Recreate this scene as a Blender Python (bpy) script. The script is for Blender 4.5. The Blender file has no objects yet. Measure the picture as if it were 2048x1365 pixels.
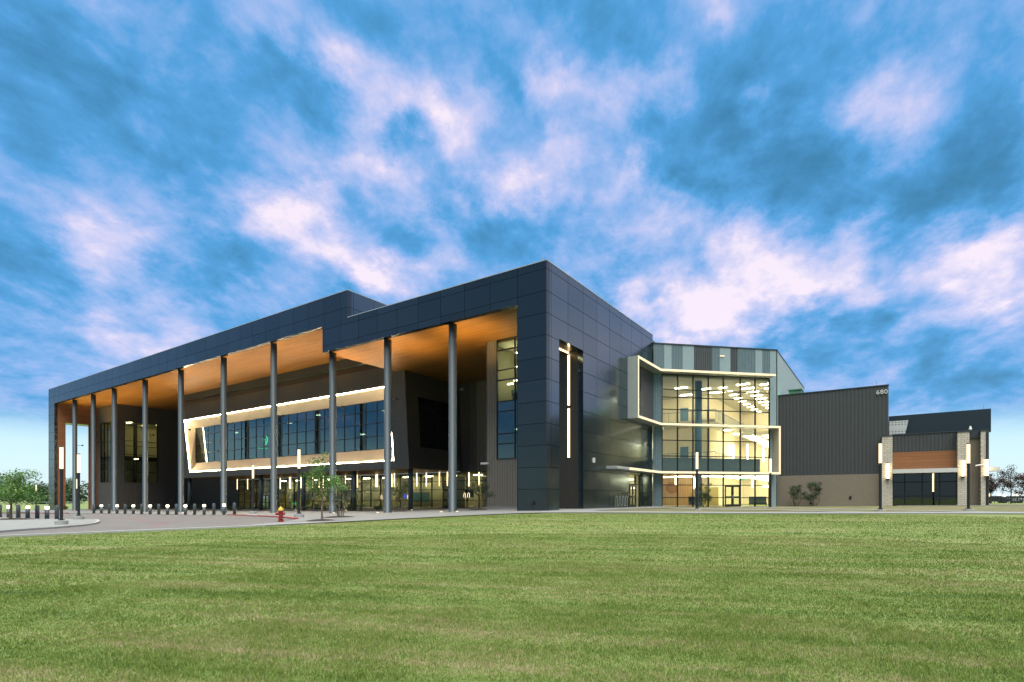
import bpy, bmesh, math, random
import numpy as np
from mathutils import Vector, Matrix
random.seed(7)
rng = np.random.default_rng(11)
SC = bpy.context.scene
COL = SC.collection

# ------------------------------------------------------------------ camera
CAM = (19.5025, -32.7026, 1.65)
YAW = math.radians(34.439)
RX, RY = math.cos(YAW), math.sin(YAW)        # camera right
FX, FY = -math.sin(YAW), math.cos(YAW)       # camera forward
cd = bpy.data.cameras.new("camera")
cd.sensor_width = 36.0
cd.lens = 1085.0 / 2048.0 * 36.0
cd.shift_y = 315.5 / 2048.0
cd.clip_end = 6000.0
cam = bpy.data.objects.new("camera", cd)
COL.objects.link(cam)
cam.location = CAM
cam.rotation_euler = (math.radians(90), 0, YAW)
SC.camera = cam

# ------------------------------------------------------------------ view
SC.view_settings.view_transform = 'Standard'
SC.view_settings.look = 'None'
SC.view_settings.gamma = 1.0
SC.view_settings.exposure = 1.8
SC.render.engine = 'CYCLES'
SC.cycles.use_denoising = True
SC.cycles.max_bounces = 6
SC.cycles.diffuse_bounces = 3
SC.cycles.glossy_bounces = 4
SC.cycles.transparent_max_bounces = 12
SC.cycles.sample_clamp_indirect = 6.0
SC.cycles.use_light_tree = True
SC.cycles.caustics_reflective = False
SC.cycles.caustics_refractive = False


def lin(r, g, b):
    f = lambda c: (c / 255.0 / 12.92) if c / 255.0 <= 0.04045 else ((c / 255.0 + 0.055) / 1.055) ** 2.4
    return (f(r), f(g), f(b), 1.0)


class NT:
    """small helper to wire shader nodes"""
    def __init__(s, tree):
        s.t = tree
        s.n = tree.nodes
        s.l = tree.links

    def put(s, sock, v):
        if v is None:
            return
        if isinstance(v, bpy.types.NodeSocket):
            s.l.new(v, sock)
        else:
            sock.default_value = v

    def node(s, typ, ins=None, **kw):
        n = s.n.new(typ)
        for k, v in kw.items():
            setattr(n, k, v)
        for k, v in (ins or {}).items():
            s.put(n.inputs[k], v)
        return n

    def m(s, op, a, b=None, c=None, clamp=False):
        n = s.n.new('ShaderNodeMath')
        n.operation = op
        n.use_clamp = clamp
        s.put(n.inputs[0], a)
        s.put(n.inputs[1], b)
        s.put(n.inputs[2], c)
        return n.outputs[0]

    def v(s, op, a, b=None):
        n = s.n.new('ShaderNodeVectorMath')
        n.operation = op
        s.put(n.inputs[0], a)
        s.put(n.inputs[1], b)
        return n.outputs['Value'] if op in ('DOT_PRODUCT', 'LENGTH') else n.outputs['Vector']

    def sep(s, a):
        n = s.n.new('ShaderNodeSeparateXYZ')
        s.put(n.inputs[0], a)
        return n.outputs

    def comb(s, x, y, z):
        n = s.n.new('ShaderNodeCombineXYZ')
        for i, q in enumerate((x, y, z)):
            s.put(n.inputs[i], q)
        return n.outputs[0]

    def mix(s, f, a, b, mode='MIX'):
        n = s.n.new('ShaderNodeMix')
        n.data_type = 'RGBA'
        n.blend_type = mode
        s.put(n.inputs[0], f)
        s.put(n.inputs[6], a)
        s.put(n.inputs[7], b)
        return n.outputs[2]

    def noise(s, vec, scale, detail=3.0, rough=0.55, dist=0.0):
        n = s.n.new('ShaderNodeTexNoise')
        s.put(n.inputs['Vector'], vec)
        n.inputs['Scale'].default_value = scale
        n.inputs['Detail'].default_value = detail
        n.inputs['Roughness'].default_value = rough
        n.inputs['Distortion'].default_value = dist
        return n.outputs['Fac']

    def ramp(s, f, stops, interp='LINEAR'):
        n = s.n.new('ShaderNodeValToRGB')
        n.color_ramp.interpolation = interp
        e = n.color_ramp.elements
        while len(e) < len(stops):
            e.new(0.5)
        for i, (p, c) in enumerate(stops):
            e[i].position = p
            e[i].color = c
        s.put(n.inputs[0], f)
        return n.outputs[0]

    def maprange(s, f, a, b, c=0.0, d=1.0, smooth=False):
        n = s.n.new('ShaderNodeMapRange')
        n.interpolation_type = 'SMOOTHSTEP' if smooth else 'LINEAR'
        s.put(n.inputs[0], f)
        for i, q in enumerate((a, b, c, d)):
            n.inputs[1 + i].default_value = q
        return n.outputs[0]


# ------------------------------------------------------------------ sky
def view_dir(u, w):
    t = (u - 1024) / 1085.0
    k = (998 - w) / 1085.0
    v = Vector((FX + t * RX, FY + t * RY, k))
    return v.normalized()


SUN_EL, SUN_AZ = math.radians(62), math.radians(150)
world = bpy.data.worlds.new("World")
SC.world = world
world.use_nodes = True
N = NT(world.node_tree)
N.n.clear()
tc = N.node('ShaderNodeTexCoord')
D = N.v('NORMALIZE', tc.outputs['Generated'])
dx, dy, dz = N.sep(D)[:3]
up = N.m('MAXIMUM', dz, 0.0)
zc = N.m('ADD', up, 0.34)
# wind direction: all the cloud streaks run towards one far point right of the view centre
tw = (1290 - 1024) / 1085.0
wv = Vector((FX + tw * RX, FY + tw * RY, 0)).normalized()
al = N.m('DIVIDE', N.v('DOT_PRODUCT', D, tuple(wv)), zc)
ac = N.m('DIVIDE', N.v('DOT_PRODUCT', D, (-wv.y, wv.x, 0)), zc)
P1 = N.comb(N.m('MULTIPLY', al, 0.95), ac, 0.0)
P2 = N.comb(N.m('MULTIPLY', al, 0.85), ac, 3.7)
n1 = N.noise(P1, 4.4, 9.0, 0.60, 0.3)
n2 = N.noise(P2, 0.95, 3.0, 0.5, 0.6)
n3 = N.noise(P2, 12.0, 7.0, 0.62, 0.1)
wn_ = N.node('ShaderNodeTexNoise', {'Vector': N.comb(N.m('MULTIPLY', al, 0.85), ac, 9.0), 'Scale': 4.6, 'Detail': 7.0, 'Roughness': 0.62}).outputs['Color']
DW = N.v('NORMALIZE', N.v('ADD', D, N.v('MULTIPLY', N.v('SUBTRACT', wn_, (.5, .5, .5)), (.22, .22, .22))))
acc = None
BL = [  # image-ish azimuth/height of each cloud bank and added bright lobe, its size and lightness
    (674, 117, 0.034, 0.5), (703, 152, 0.039, 0.5), (774, 188, 0.053, 0.55), (844, 182, 0.034, 0.4), (856, 246, 0.043, 0.55), (762, 234, 0.029, 0.35), (732, 305, 0.029, 0.35), (779, 346, 0.043, 0.5), (691, 334, 0.029, 0.35), (662, 375, 0.024, 0.3), (615, 410, 0.053, 0.5), (662, 422, 0.043, 0.4), (551, 451, 0.053, 0.4), (504, 428, 0.034, 0.3), (457, 445, 0.029, 0.25), (592, 486, 0.043, 0.4), (674, 504, 0.039, 0.4), (732, 551, 0.034, 0.5), (779, 580, 0.053, 0.65), (850, 545, 0.039, 0.4), (961, 328, 0.053, 0.45), (914, 275, 0.039, 0.35), (838, 410, 0.039, 0.35), (938, 205, 0.029, 0.25), (1008, 398, 0.043, 0.35), (879, 492, 0.043, 0.35), (234, 527, 0.063, 0.5), (281, 504, 0.034, 0.25), (176, 457, 0.043, 0.3), (252, 645, 0.082, 0.35), (352, 674, 0.058, 0.3), (527, 586, 0.029, 0.3), (434, 650, 0.034, 0.25), (363, 615, 0.039, 0.2), (557, 23, 0.068, 0.25), (633, 35, 0.058, 0.22), (188, 64, 0.029, 0.2), (252, 100, 0.029, 0.22), (217, 311, 0.048, 0.16), (146, 340, 0.034, 0.12), (293, 146, 0.029, 0.15), (88, 721, 0.068, 0.16), (527, 111, 0.039, -0.3), (580, 164, 0.043, -0.45), (633, 217, 0.039, -0.35), (510, 205, 0.053, -0.22), (328, 176, 0.058, -0.2), (410, 105, 0.048, -0.15), (797, 281, 0.031, -0.45), (820, 311, 0.024, -0.3), (832, 498, 0.029, -0.35), (938, 422, 0.043, -0.35), (996, 469, 0.034, -0.3), (662, 557, 0.029, -0.3), (328, 574, 0.053, -0.35), (481, 586, 0.043, -0.25), (440, 498, 0.072, -0.3), (18, 498, 0.072, -0.35), (88, 557, 0.043, -0.2), (18, 117, 0.096, -0.15), (234, 234, 0.096, -0.12), (410, 293, 0.096, -0.14), (527, 352, 0.072, -0.15), (967, 59, 0.077, -0.12), (1008, 146, 0.039, -0.25), (35, 293, 0.072, -0.22), (674, 158, 0.017, -0.15), (29, 615, 0.058, -0.15), (293, 691, 0.019, -0.1), (1083, 141, 0.029, 0.35), (1118, 170, 0.039, 0.45), (1159, 176, 0.029, 0.35), (1217, 240, 0.039, 0.5), (1147, 305, 0.039, 0.5), (1118, 275, 0.024, 0.3), (1270, 352, 0.039, 0.5), (1042, 357, 0.043, 0.55), (1059, 410, 0.039, 0.4), (1088, 346, 0.024, 0.3), (1270, 188, 0.029, 0.3), (1323, 176, 0.029, 0.4), (1358, 205, 0.029, 0.3), (1510, 223, 0.029, 0.35), (1540, 205, 0.019, 0.2), (1428, 35, 0.024, 0.35), (1434, 82, 0.019, 0.25), (1780, 12, 0.043, 0.3), (1803, 223, 0.058, 0.32), (1786, 176, 0.034, 0.2), (1247, 434, 0.053, 0.3), (1329, 440, 0.053, 0.4), (1387, 434, 0.039, 0.3), (1522, 498, 0.072, 0.5), (1587, 510, 0.043, 0.3), (1469, 481, 0.039, 0.3), (1739, 434, 0.039, 0.45), (1698, 463, 0.029, 0.25), (1997, 527, 0.053, 0.5), (1938, 504, 0.039, 0.3), (2032, 563, 0.039, 0.3), (1862, 545, 0.034, 0.25), (1680, 563, 0.063, 0.5), (1610, 580, 0.043, 0.35), (1469, 592, 0.063, 0.6), (1352, 563, 0.043, 0.4), (1387, 621, 0.058, 0.55), (1235, 592, 0.043, 0.55), (1282, 633, 0.043, 0.5), (1335, 668, 0.039, 0.5), (1505, 633, 0.053, 0.35), (1610, 615, 0.039, 0.25), (1786, 586, 0.058, 0.3), (1903, 598, 0.058, 0.3), (1434, 422, 0.043, 0.2), (1200, 381, 0.048, 0.25), (1756, 662, 0.058, 0.12), (1581, 738, 0.029, 0.25), (1170, 35, 0.077, -0.25), (1376, 117, 0.072, -0.4), (1305, 70, 0.058, -0.2), (1505, 135, 0.063, -0.35), (1581, 70, 0.063, -0.25), (1352, 293, 0.058, -0.4), (1434, 316, 0.058, -0.5), (1540, 328, 0.068, -0.5), (1639, 340, 0.068, -0.5), (1305, 258, 0.034, -0.2), (1745, 352, 0.068, -0.35), (1856, 387, 0.068, -0.45), (1962, 293, 0.082, -0.5), (1991, 410, 0.063, -0.4), (1938, 76, 0.072, -0.3), (2026, 35, 0.058, -0.2), (2020, 205, 0.048, -0.2), (1247, 539, 0.034, -0.4), (1212, 557, 0.029, -0.3), (1323, 598, 0.024, -0.45), (1352, 516, 0.034, -0.2), (1399, 539, 0.029, -0.25), (1083, 445, 0.043, -0.3), (1141, 469, 0.043, -0.25), (1639, 645, 0.053, -0.3), (1581, 662, 0.039, -0.3), (1698, 703, 0.063, -0.25), (1903, 691, 0.068, -0.2), (1844, 744, 0.048, -0.2), (1991, 727, 0.043, -0.15), (1792, 545, 0.034, -0.25), (1024, 35, 0.039, -0.1), (1540, 557, 0.024, -0.2), (3850, -104, 0.34, 0.72), (3850, 500, 0.25, 0.3)]  # last two lobes are unseen, added to brighten the side wall's reflection
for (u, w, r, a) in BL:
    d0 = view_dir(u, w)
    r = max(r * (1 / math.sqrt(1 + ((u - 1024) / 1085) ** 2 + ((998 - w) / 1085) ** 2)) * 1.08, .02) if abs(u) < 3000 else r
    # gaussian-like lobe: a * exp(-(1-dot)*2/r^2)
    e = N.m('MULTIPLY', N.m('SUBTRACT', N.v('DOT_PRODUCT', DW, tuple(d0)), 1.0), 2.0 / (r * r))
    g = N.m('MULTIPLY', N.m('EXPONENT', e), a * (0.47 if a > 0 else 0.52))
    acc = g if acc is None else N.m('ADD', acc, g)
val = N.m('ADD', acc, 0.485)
val = N.m('ADD', val, N.m('MULTIPLY', N.m('SUBTRACT', n1, 0.5), 1.2))
val = N.m('ADD', val, N.m('MULTIPLY', N.m('SUBTRACT', n2, 0.5), 0.30))
val = N.m('ADD', val, N.m('MULTIPLY', N.m('SUBTRACT', n3, 0.5), 0.60))
cloud = N.ramp(val, [(0.0, lin(56, 124, 166)), (0.20, lin(66, 140, 190)), (0.38, lin(82, 160, 220)), (0.54, lin(130, 176, 232)),
                     (0.68, lin(168, 190, 238)), (0.84, lin(208, 208, 242)), (1.0, lin(248, 234, 248))])
# pale clear band above the horizon
hz = N.m('ADD', dz, N.m('MULTIPLY', N.m('SUBTRACT', n2, 0.5), 0.05))
hf = N.maprange(hz, 0.080, 0.135, 1.0, 0.0, True)
pale = N.ramp(dz, [(0.0, lin(222, 244, 250)), (0.06, lin(212, 243, 252)), (0.13, lin(184, 228, 248))])
sky1 = N.mix(hf, cloud, pale)
# darker, bluer dusk sky in the half behind the camera; bright overhead sky added out of view to light the lawn
bk = N.maprange(N.v('DOT_PRODUCT', D, (FX, FY, 0)), -0.5, 0.25, 0.0, 1.0, True)
sky2 = N.mix(bk, N.mix(0.62, sky1, lin(58, 88, 104)), sky1)
ov = N.maprange(dz, 0.70, 0.92, 0.0, 1.0, True)
sky3 = N.mix(ov, sky2, (3.2, 3.1, 2.9, 1.0))
nish = N.node('ShaderNodeTexSky', sky_type='NISHITA', sun_disc=False, sun_elevation=SUN_EL, sun_rotation=SUN_AZ)
bg1 = N.node('ShaderNodeBackground', {'Color': sky3, 'Strength': 0.285})
bg2 = N.node('ShaderNodeBackground', {'Color': nish.outputs[0], 'Strength': 0.004})
add = N.node('ShaderNodeAddShader', {0: bg1.outputs[0], 1: bg2.outputs[0]})
out = N.node('ShaderNodeOutputWorld', {'Surface': add.outputs[0]})
world.cycles.sampling_method = 'MANUAL'
world.cycles.sample_map_resolution = 512

sd = bpy.data.lights.new("sun", 'SUN')
sd.energy = 1.6
sd.angle = math.radians(50)
sd.color = (1.0, 0.93, 0.80)
sun = bpy.data.objects.new("sun", sd)
COL.objects.link(sun)
# light comes from behind the camera, high above the cloud cover
sun.rotation_euler = (math.radians(28), 0, YAW + math.radians(10))

# ------------------------------------------------------------------ terrain height
CTRL = [(0, 0, .76), (-9.25, .6, .54), (-16.8, .6, .37), (-24.4, .6, .22), (-34.3, .6, .10), (-44.5, .6, -.03), (-55, .6, -.12),
        (-65.4, .6, -.22), (-75.9, .6, -.28), (-92, .6, -.34), (-23.5, 10.2, .34), (-43, 10.2, .09), (-73.4, 10.2, -.15),
        (-10, 6.3, .70), (-16, 18.6, .64), (-45, 18.6, .25), (-73, 18.6, -.1), (0, 21.2, .82), (10, 31, .83), (20, 32, .95),
        (27, 32, 1.03), (7.06, 11.8, .74), (10.5, 24.3, .78), (19.6, 11.8, .80), (24.7, 21, .86), (-22, -20.9, -.06),
        (-31.1, -17.3, -.05), (-74.5, -4.3, -.32), (-32.5, -2.6, .12), (-13.8, -10.1, .30), (-37.6, -20.1, .03), (-29, -19, .03),
        (-55, -8.7, -.06), (-28.3, -6.8, .2), (-7.9, -15.1, .30), (19.5, -32.7, 0), (10, -18, .2), (25, -15, .25), (0, -27, .08),
        (-15, -30, -.05), (40, -20, .3), (45, 20, .95), (20, -60, -.3), (-20, -60, -.4), (-60, -40, -.2), (-130, 0, -.4),
        (-120, 60, -.3), (60, 60, 1.05), (100, 0, .7), (0, 100, .6), (200, 200, .8), (-250, -100, -.5), (-300, 200, -.5),
        (300, -100, .3), (0, 400, .3), (0, -300, -.6), (400, 400, .6), (-400, 400, -.4), (400, -400, 0), (-400, -400, -.6)]
_P = np.array(CTRL, float)


def _U(r2):
    return np.where(r2 > 1e-9, r2 * np.log(np.maximum(r2, 1e-9)), 0) * .5


def _fit():
    n = len(_P)
    d = ((_P[:, None, :2] - _P[None, :, :2]) ** 2).sum(-1)
    K = _U(d / 1e4) + np.eye(n) * 2e-4
    A = np.hstack([np.ones((n, 1)), _P[:, :2] / 100])
    M = np.zeros((n + 3, n + 3))
    M[:n, :n] = K
    M[:n, n:] = A
    M[n:, :n] = A.T
    return np.linalg.solve(M, np.r_[_P[:, 2], 0, 0, 0])


_Wt = _fit()


def GV(x, y):
    x = np.clip(np.asarray(x, float), -400, 400)
    y = np.clip(np.asarray(y, float), -400, 400)
    d = (x[..., None] - _P[:, 0]) ** 2 + (y[..., None] - _P[:, 1]) ** 2
    return _U(d / 1e4) @ _Wt[:-3] + _Wt[-3] + _Wt[-2] * x / 100 + _Wt[-1] * y / 100


def G(x, y):
    return float(GV(x, y))


# ------------------------------------------------------------------ materials
MATS = {}


def mat(name, build):
    if name in MATS:
        return MATS[name]
    m = bpy.data.materials.new(name)
    m.use_nodes = True
    T = NT(m.node_tree)
    T.n.clear()
    o = T.node('ShaderNodeOutputMaterial')
    sh = build(T)
    T.l.new(sh, o.inputs['Surface'])
    MATS[name] = m
    return m


def pbsdf(T, **k):
    n = T.n.new('ShaderNodeBsdfPrincipled')
    for a, v in k.items():
        T.put(n.inputs[a.replace('_', ' ')], v)
    return n


def simple(name, col, rough=0.6, metal=0.0, var=0.12, scale=3.0, bump=0.0, bscale=40.0):
    def b(T):
        pos = T.node('ShaderNodeNewGeometry').outputs['Position']
        n = T.noise(pos, scale, 4.0, 0.6)
        c = T.mix(T.m('MULTIPLY', T.m('SUBTRACT', n, 0.3), 1.0, clamp=True), tuple(x * (1 - var) for x in col[:3]) + (1,), tuple(min(1, x * (1 + var)) for x in col[:3]) + (1,))
        p = pbsdf(T, Base_Color=c, Roughness=rough, Metallic=metal)
        if bump:
            bn = T.node('ShaderNodeBump', {'Height': T.noise(pos, bscale, 3.0), 'Strength': bump, 'Distance': 0.02})
            T.l.new(bn.outputs[0], p.inputs['Normal'])
        return p.outputs[0]
    return mat(name, b)


def emit(name, col, s):
    def b(T):
        e = T.node('ShaderNodeEmission', {'Color': col, 'Strength': s})
        return e.outputs[0]
    return mat(name, b)


def joints(T, coord, per, off, w):
    f = T.m('FRACT', T.m('ADD', T.m('DIVIDE', T.m('SUBTRACT', coord, off), per), 100.0))
    a = T.m('LESS_THAN', f, w / per)
    return a, T.m('FLOOR', T.m('ADD', T.m('DIVIDE', T.m('SUBTRACT', coord, off), per), 100.0))


def panel_material(name, axis, per, off, col, rough=0.3, metal=0.55, zper=1.548, zoff=16.25):
    """smooth metal composite panels with open joints; axis 0 for walls along x, 1 for walls along y"""
    def b(T):
        pos = T.node('ShaderNodeNewGeometry').outputs['Position']
        s = T.sep(pos)
        jh, ih = joints(T, s[axis], per, off, 0.036)
        jz, iz = joints(T, s[2], zper, zoff, 0.036)
        j = T.m('MAXIMUM', jh, jz)
        wn = T.node('ShaderNodeTexWhiteNoise', {'Vector': T.comb(ih, iz, 0.0)}, noise_dimensions='3D').outputs['Value']
        c = T.mix(wn, tuple(x * .90 for x in col[:3]) + (1,), tuple(x * 1.10 for x in col[:3]) + (1,))
        grime = T.noise(T.comb(s[0], s[1], T.m('MULTIPLY', s[2], 0.25)), 0.9, 5.0, 0.6)
        c = T.mix(T.m('MULTIPLY', grime, 0.25), c, tuple(x * .7 for x in col[:3]) + (1,))
        c = T.mix(j, c, (0.006, 0.008, 0.010, 1))
        ro = T.m('ADD', T.m('MULTIPLY', grime, 0.10), rough - 0.05)
        h = T.m('ADD', T.m('MULTIPLY', T.noise(pos, 0.55, 2.0), 0.5), T.m('MULTIPLY', wn, 0.0))
        bn = T.node('ShaderNodeBump', {'Height': h, 'Strength': 0.025, 'Distance': 0.05})
        p = pbsdf(T, Base_Color=c, Roughness=T.m('MAXIMUM', ro, j), Metallic=T.m('MULTIPLY', T.m('SUBTRACT', 1.0, j), metal), Specular_IOR_Level=T.m('MULTIPLY', T.m('SUBTRACT', 1.0, j), 0.4))
        T.l.new(bn.outputs[0], p.inputs['Normal'])
        return p.outputs[0]
    return mat(name, b)


def wood(name, axis, c1, c2, per=0.14, rough=0.5, vaxis=2):
    """narrow boards running along `axis`; board index counted on `vaxis`"""
    def b(T):
        pos = T.node('ShaderNodeNewGeometry').outputs['Position']
        s = T.sep(pos)
        j, i = joints(T, s[vaxis], per, 0.0, 0.014)
        seg = T.m('FLOOR', T.m('ADD', T.m('DIVIDE', s[axis], 3.4), T.m('MULTIPLY', i, 0.37)))
        wn = T.node('ShaderNodeTexWhiteNoise', {'Vector': T.comb(i, seg, 0.0)}, noise_dimensions='3D').outputs['Value']
        sc = [1.0, 1.0, 1.0]
        sc[axis] = 0.06
        g = T.noise(T.v('MULTIPLY', pos, tuple(sc)), 22.0, 4.0, 0.6)
        c = T.mix(T.m('ADD', T.m('MULTIPLY', wn, 0.65), T.m('MULTIPLY', g, 0.35)), c1, c2)
        c = T.mix(j, c, tuple(x * .3 for x in c1[:3]) + (1,))
        return pbsdf(T, Base_Color=c, Roughness=rough).outputs[0]
    return mat(name, b)


def blocks(name, cols, axis, bw, bh, rough=0.9, mortar=(0.25, 0.23, 0.20, 1), ms=0.012, stretch=1.0):
    def b(T):
        pos = T.node('ShaderNodeNewGeometry').outputs['Position']
        s = T.sep(pos)
        br = T.node('ShaderNodeTexBrick', {'Vector': T.comb(s[axis], s[2], 0.0), 'Color1': cols[0], 'Color2': cols[1], 'Mortar': mortar,
                                           'Scale': 1.0, 'Mortar Size': ms, 'Brick Width': bw, 'Row Height': bh, 'Bias': 0.0})
        n = T.noise(pos, 6.0, 5.0, 0.65)
        c = T.mix(T.m('MULTIPLY', n, 0.45), br.outputs['Color'], cols[2])
        bn = T.node('ShaderNodeBump', {'Height': T.m('ADD', T.m('MULTIPLY', br.outputs['Fac'], -1.0), n), 'Strength': 0.5, 'Distance': 0.02})
        p = pbsdf(T, Base_Color=c, Roughness=rough)
        T.l.new(bn.outputs[0], p.inputs['Normal'])
        return p.outputs[0]
    return mat(name, b)


def glass(name, tint, refl, rcol=(0.85, 0.93, 1.0, 1), rough=0.01, fr=0.35):
    def b(T):
        lw = T.node('ShaderNodeLayerWeight', {'Blend': 0.25}).outputs['Fresnel']
        f = T.m('ADD', T.m('MULTIPLY', lw, fr), refl, clamp=True)
        tr = T.node('ShaderNodeBsdfTransparent', {'Color': tint})
        pos = T.node('ShaderNodeNewGeometry').outputs['Position']
        bn = T.node('ShaderNodeBump', {'Height': T.noise(pos, 0.8, 2.0), 'Strength': 0.06, 'Distance': 0.05})
        gl = T.node('ShaderNodeBsdfGlossy', {'Color': rcol, 'Roughness': rough, 'Normal': bn.outputs[0]})
        mx = T.node('ShaderNodeMixShader', {0: f, 1: tr.outputs[0], 2: gl.outputs[0]})
        return mx.outputs[0]
    return mat(name, b)


SLATE = (0.068, 0.086, 0.096, 1)
M = {}
M['panel_front'] = panel_material('dark panels along x', 0, 2.48, 0.02, SLATE, rough=0.24, metal=0.9)  # same cladding as the side wall, shade put into a darker colour
M['panel_side'] = panel_material('dark panels along y', 1, 2.48, 0.65, (0.110, 0.155, 0.175, 1), rough=0.16, metal=0.94)  # same cladding as the front, sky sheen put into a lighter, bluer colour
M['dark_plain'] = simple('dark plain metal', (0.045, 0.055, 0.065, 1), 0.45, 0.3)
M['brown_plain'] = simple('dark bronze metal', (0.060, 0.052, 0.045, 1), 0.35, 0.5)
M['frame'] = simple('black window frame', (0.012, 0.014, 0.016, 1), 0.4, 0.3)
M['column'] = simple('painted blue grey steel', (0.036, 0.058, 0.074, 1), 0.45, 0.15)
M['rib_grey'] = simple('grey corrugated metal', (0.115, 0.112, 0.108, 1), 0.5, 0.25)
M['rib_dark'] = simple('dark grey corrugated metal', (0.060, 0.068, 0.074, 1), 0.5, 0.25)
M['rib_char'] = simple('charcoal corrugated metal', (0.095, 0.092, 0.086, 1), 0.5, 0.2)
M['rib_taupe'] = simple('taupe corrugated metal', (0.19, 0.175, 0.155, 1), 0.55, 0.15)
M['blue_rib'] = simple('blue grey corrugated metal', (0.165, 0.235, 0.27, 1), 0.42, 0.3)
M['blue_flat'] = simple('pale blue grey metal', (0.28, 0.365, 0.40, 1), 0.42, 0.25)
M['blue_dark'] = simple('slate corrugated metal', (0.085, 0.092, 0.105, 1), 0.45, 0.3)
M['pale_wall'] = simple('pale metal wall', (0.34, 0.42, 0.44, 1), 0.5, 0.2)
M['cream'] = simple('cream metal panel', (0.66, 0.57, 0.43, 1), 0.55, 0.0)
M['white_metal'] = simple('off white metal', (0.60, 0.61, 0.60, 1), 0.45, 0.1)
M['silver'] = simple('silver metal', (0.42, 0.46, 0.48, 1), 0.4, 0.4)
M['wood_soffit'] = wood('soffit boards', 0, (0.145, 0.068, 0.012, 1), (0.265, 0.130, 0.022, 1), vaxis=1, per=0.20)
M['wood_side'] = wood('wall boards', 1, (0.21, 0.085, 0.038, 1), (0.29, 0.125, 0.058, 1), vaxis=2, per=0.30)
M['wood_front'] = wood('front boards', 0, (0.19, 0.080, 0.030, 1), (0.26, 0.110, 0.042, 1), vaxis=2, per=0.30)
M['brick'] = blocks('beige brick', [(0.185, 0.165, 0.135, 1), (0.21, 0.185, 0.15, 1), (0.16, 0.14, 0.115, 1)], 0, 0.40, 0.10, ms=0.008, mortar=(0.15, 0.13, 0.10, 1))
M['stone'] = blocks('limestone blocks', [(0.54, 0.50, 0.43, 1), (0.43, 0.41, 0.36, 1), (0.48, 0.44, 0.38, 1)], 0, 0.46, 0.20, ms=0.016, mortar=(0.20, 0.19, 0.17, 1))
M['led'] = emit('warm light strip', (1.0, 0.70, 0.36, 1), 0.75)
M['led_recess'] = emit('recess light strip', (1.0, 0.76, 0.46, 1), 24.0)
M['led_niche'] = emit('niche light strip', (1.0, 0.70, 0.34, 1), 2.2)
M['led_white'] = emit('white light strip', (1.0, 0.80, 0.50, 1), 0.42)
M['lamp'] = emit('lamp diffuser', (1.0, 0.80, 0.48, 1), 0.55)
M['pendant'] = emit('pendant tube', (1.0, 0.76, 0.40, 1), 1.7)
M['sconce'] = emit('sconce diffuser', (1.0, 0.74, 0.38, 1), 2.2)
M['bulb'] = emit('bollard lamp', (1.0, 0.76, 0.44, 1), 4.0)
M['uplight'] = emit('ground lamp lens', (1.0, 0.80, 0.5, 1), 0.8)
M['ceil'] = emit('ceiling lamp', (1.0, 0.86, 0.56, 1), 13.0)
M['ceil_at'] = emit('atrium ceiling lamp', (1.0, 0.87, 0.62, 1), 15.0)
M['lobby_fill'] = emit('lobby fill lamp', (1.0, 0.86, 0.52, 1), 38.0)
M['ceil_dim'] = emit('ceiling lamp dim', (1.0, 0.82, 0.45, 1), 9.0)
M['neon'] = emit('green sign light', (0.04, 0.85, 0.25, 1), 10)
M['exit'] = emit('green exit light', (0.05, 0.6, 0.2, 1), 0.6)
M['green_lamp'] = emit('green rooftop lamp', (0.05, 0.8, 0.3, 1), 0.5)
M['blue_screen'] = emit('blue screen', (0.05, 0.08, 0.9, 1), 0.5)
M['glass_clear'] = glass('clear glass', (0.93, 0.95, 0.90, 1), 0.04, fr=0.25)
M['glass_dark'] = glass('tinted glass', (0.20, 0.26, 0.26, 1), 0.22, (0.52, 0.68, 0.72, 1))
M['glass_mid'] = glass('lobby glass', (0.72, 0.76, 0.68, 1), 0.01, (0.6, 0.75, 0.9, 1), fr=0.07)
M['glass_black'] = glass('black glass', (0.05, 0.055, 0.06, 1), 0.07)
M['in_wall'] = simple('interior wall paint', (0.74, 0.68, 0.50, 1), 0.8, 0, 0.05)
M['in_yellow'] = simple('interior yellow wall', (0.55, 0.44, 0.12, 1), 0.8, 0, 0.1)
M['in_ceil'] = simple('interior ceiling', (0.62, 0.60, 0.50, 1), 0.9, 0, 0.05)
M['in_floor'] = simple('interior floor', (0.30, 0.29, 0.26, 1), 0.4, 0, 0.1)
M['in_dark'] = simple('interior dark wall', (0.06, 0.065, 0.07, 1), 0.8)
M['in_teal'] = simple('interior teal wall', (0.05, 0.13, 0.17, 1), 0.7)
M['in_blue'] = simple('interior blue column paint', (0.12, 0.24, 0.36, 1), 0.5)
M['in_wood'] = wood('interior maple', 2, (0.48, 0.28, 0.10, 1), (0.60, 0.38, 0.16, 1), vaxis=0, per=0.30)
M['concrete'] = simple('pale concrete', (0.215, 0.228, 0.228, 1), 0.9, 0, 0.14, 0.9, 0.15, 60)
M['kerb'] = simple('kerb concrete', (0.30, 0.315, 0.315, 1), 0.9, 0, 0.12, 2.0)
M['red_paint'] = simple('red kerb paint', (0.32, 0.05, 0.055, 1), 0.7, 0, 0.3, 6.0)
M['white_paint'] = simple('white stencil paint', (0.7, 0.7, 0.7, 1), 0.7)
M['black_metal'] = simple('black powder coated metal', (0.022, 0.026, 0.032, 1), 0.4, 0.3)
M['bollard'] = simple('slate bollard paint', (0.065, 0.085, 0.10, 1), 0.5, 0.2)
M['hydrant_red'] = simple('red enamel', (0.25, 0.022, 0.018, 1), 0.4, 0, 0.25, 8)
M['hydrant_yellow'] = simple('yellow enamel', (0.60, 0.38, 0.05, 1), 0.4)
M['steel'] = simple('galvanised steel', (0.38, 0.41, 0.43, 1), 0.4, 0.5)
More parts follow.
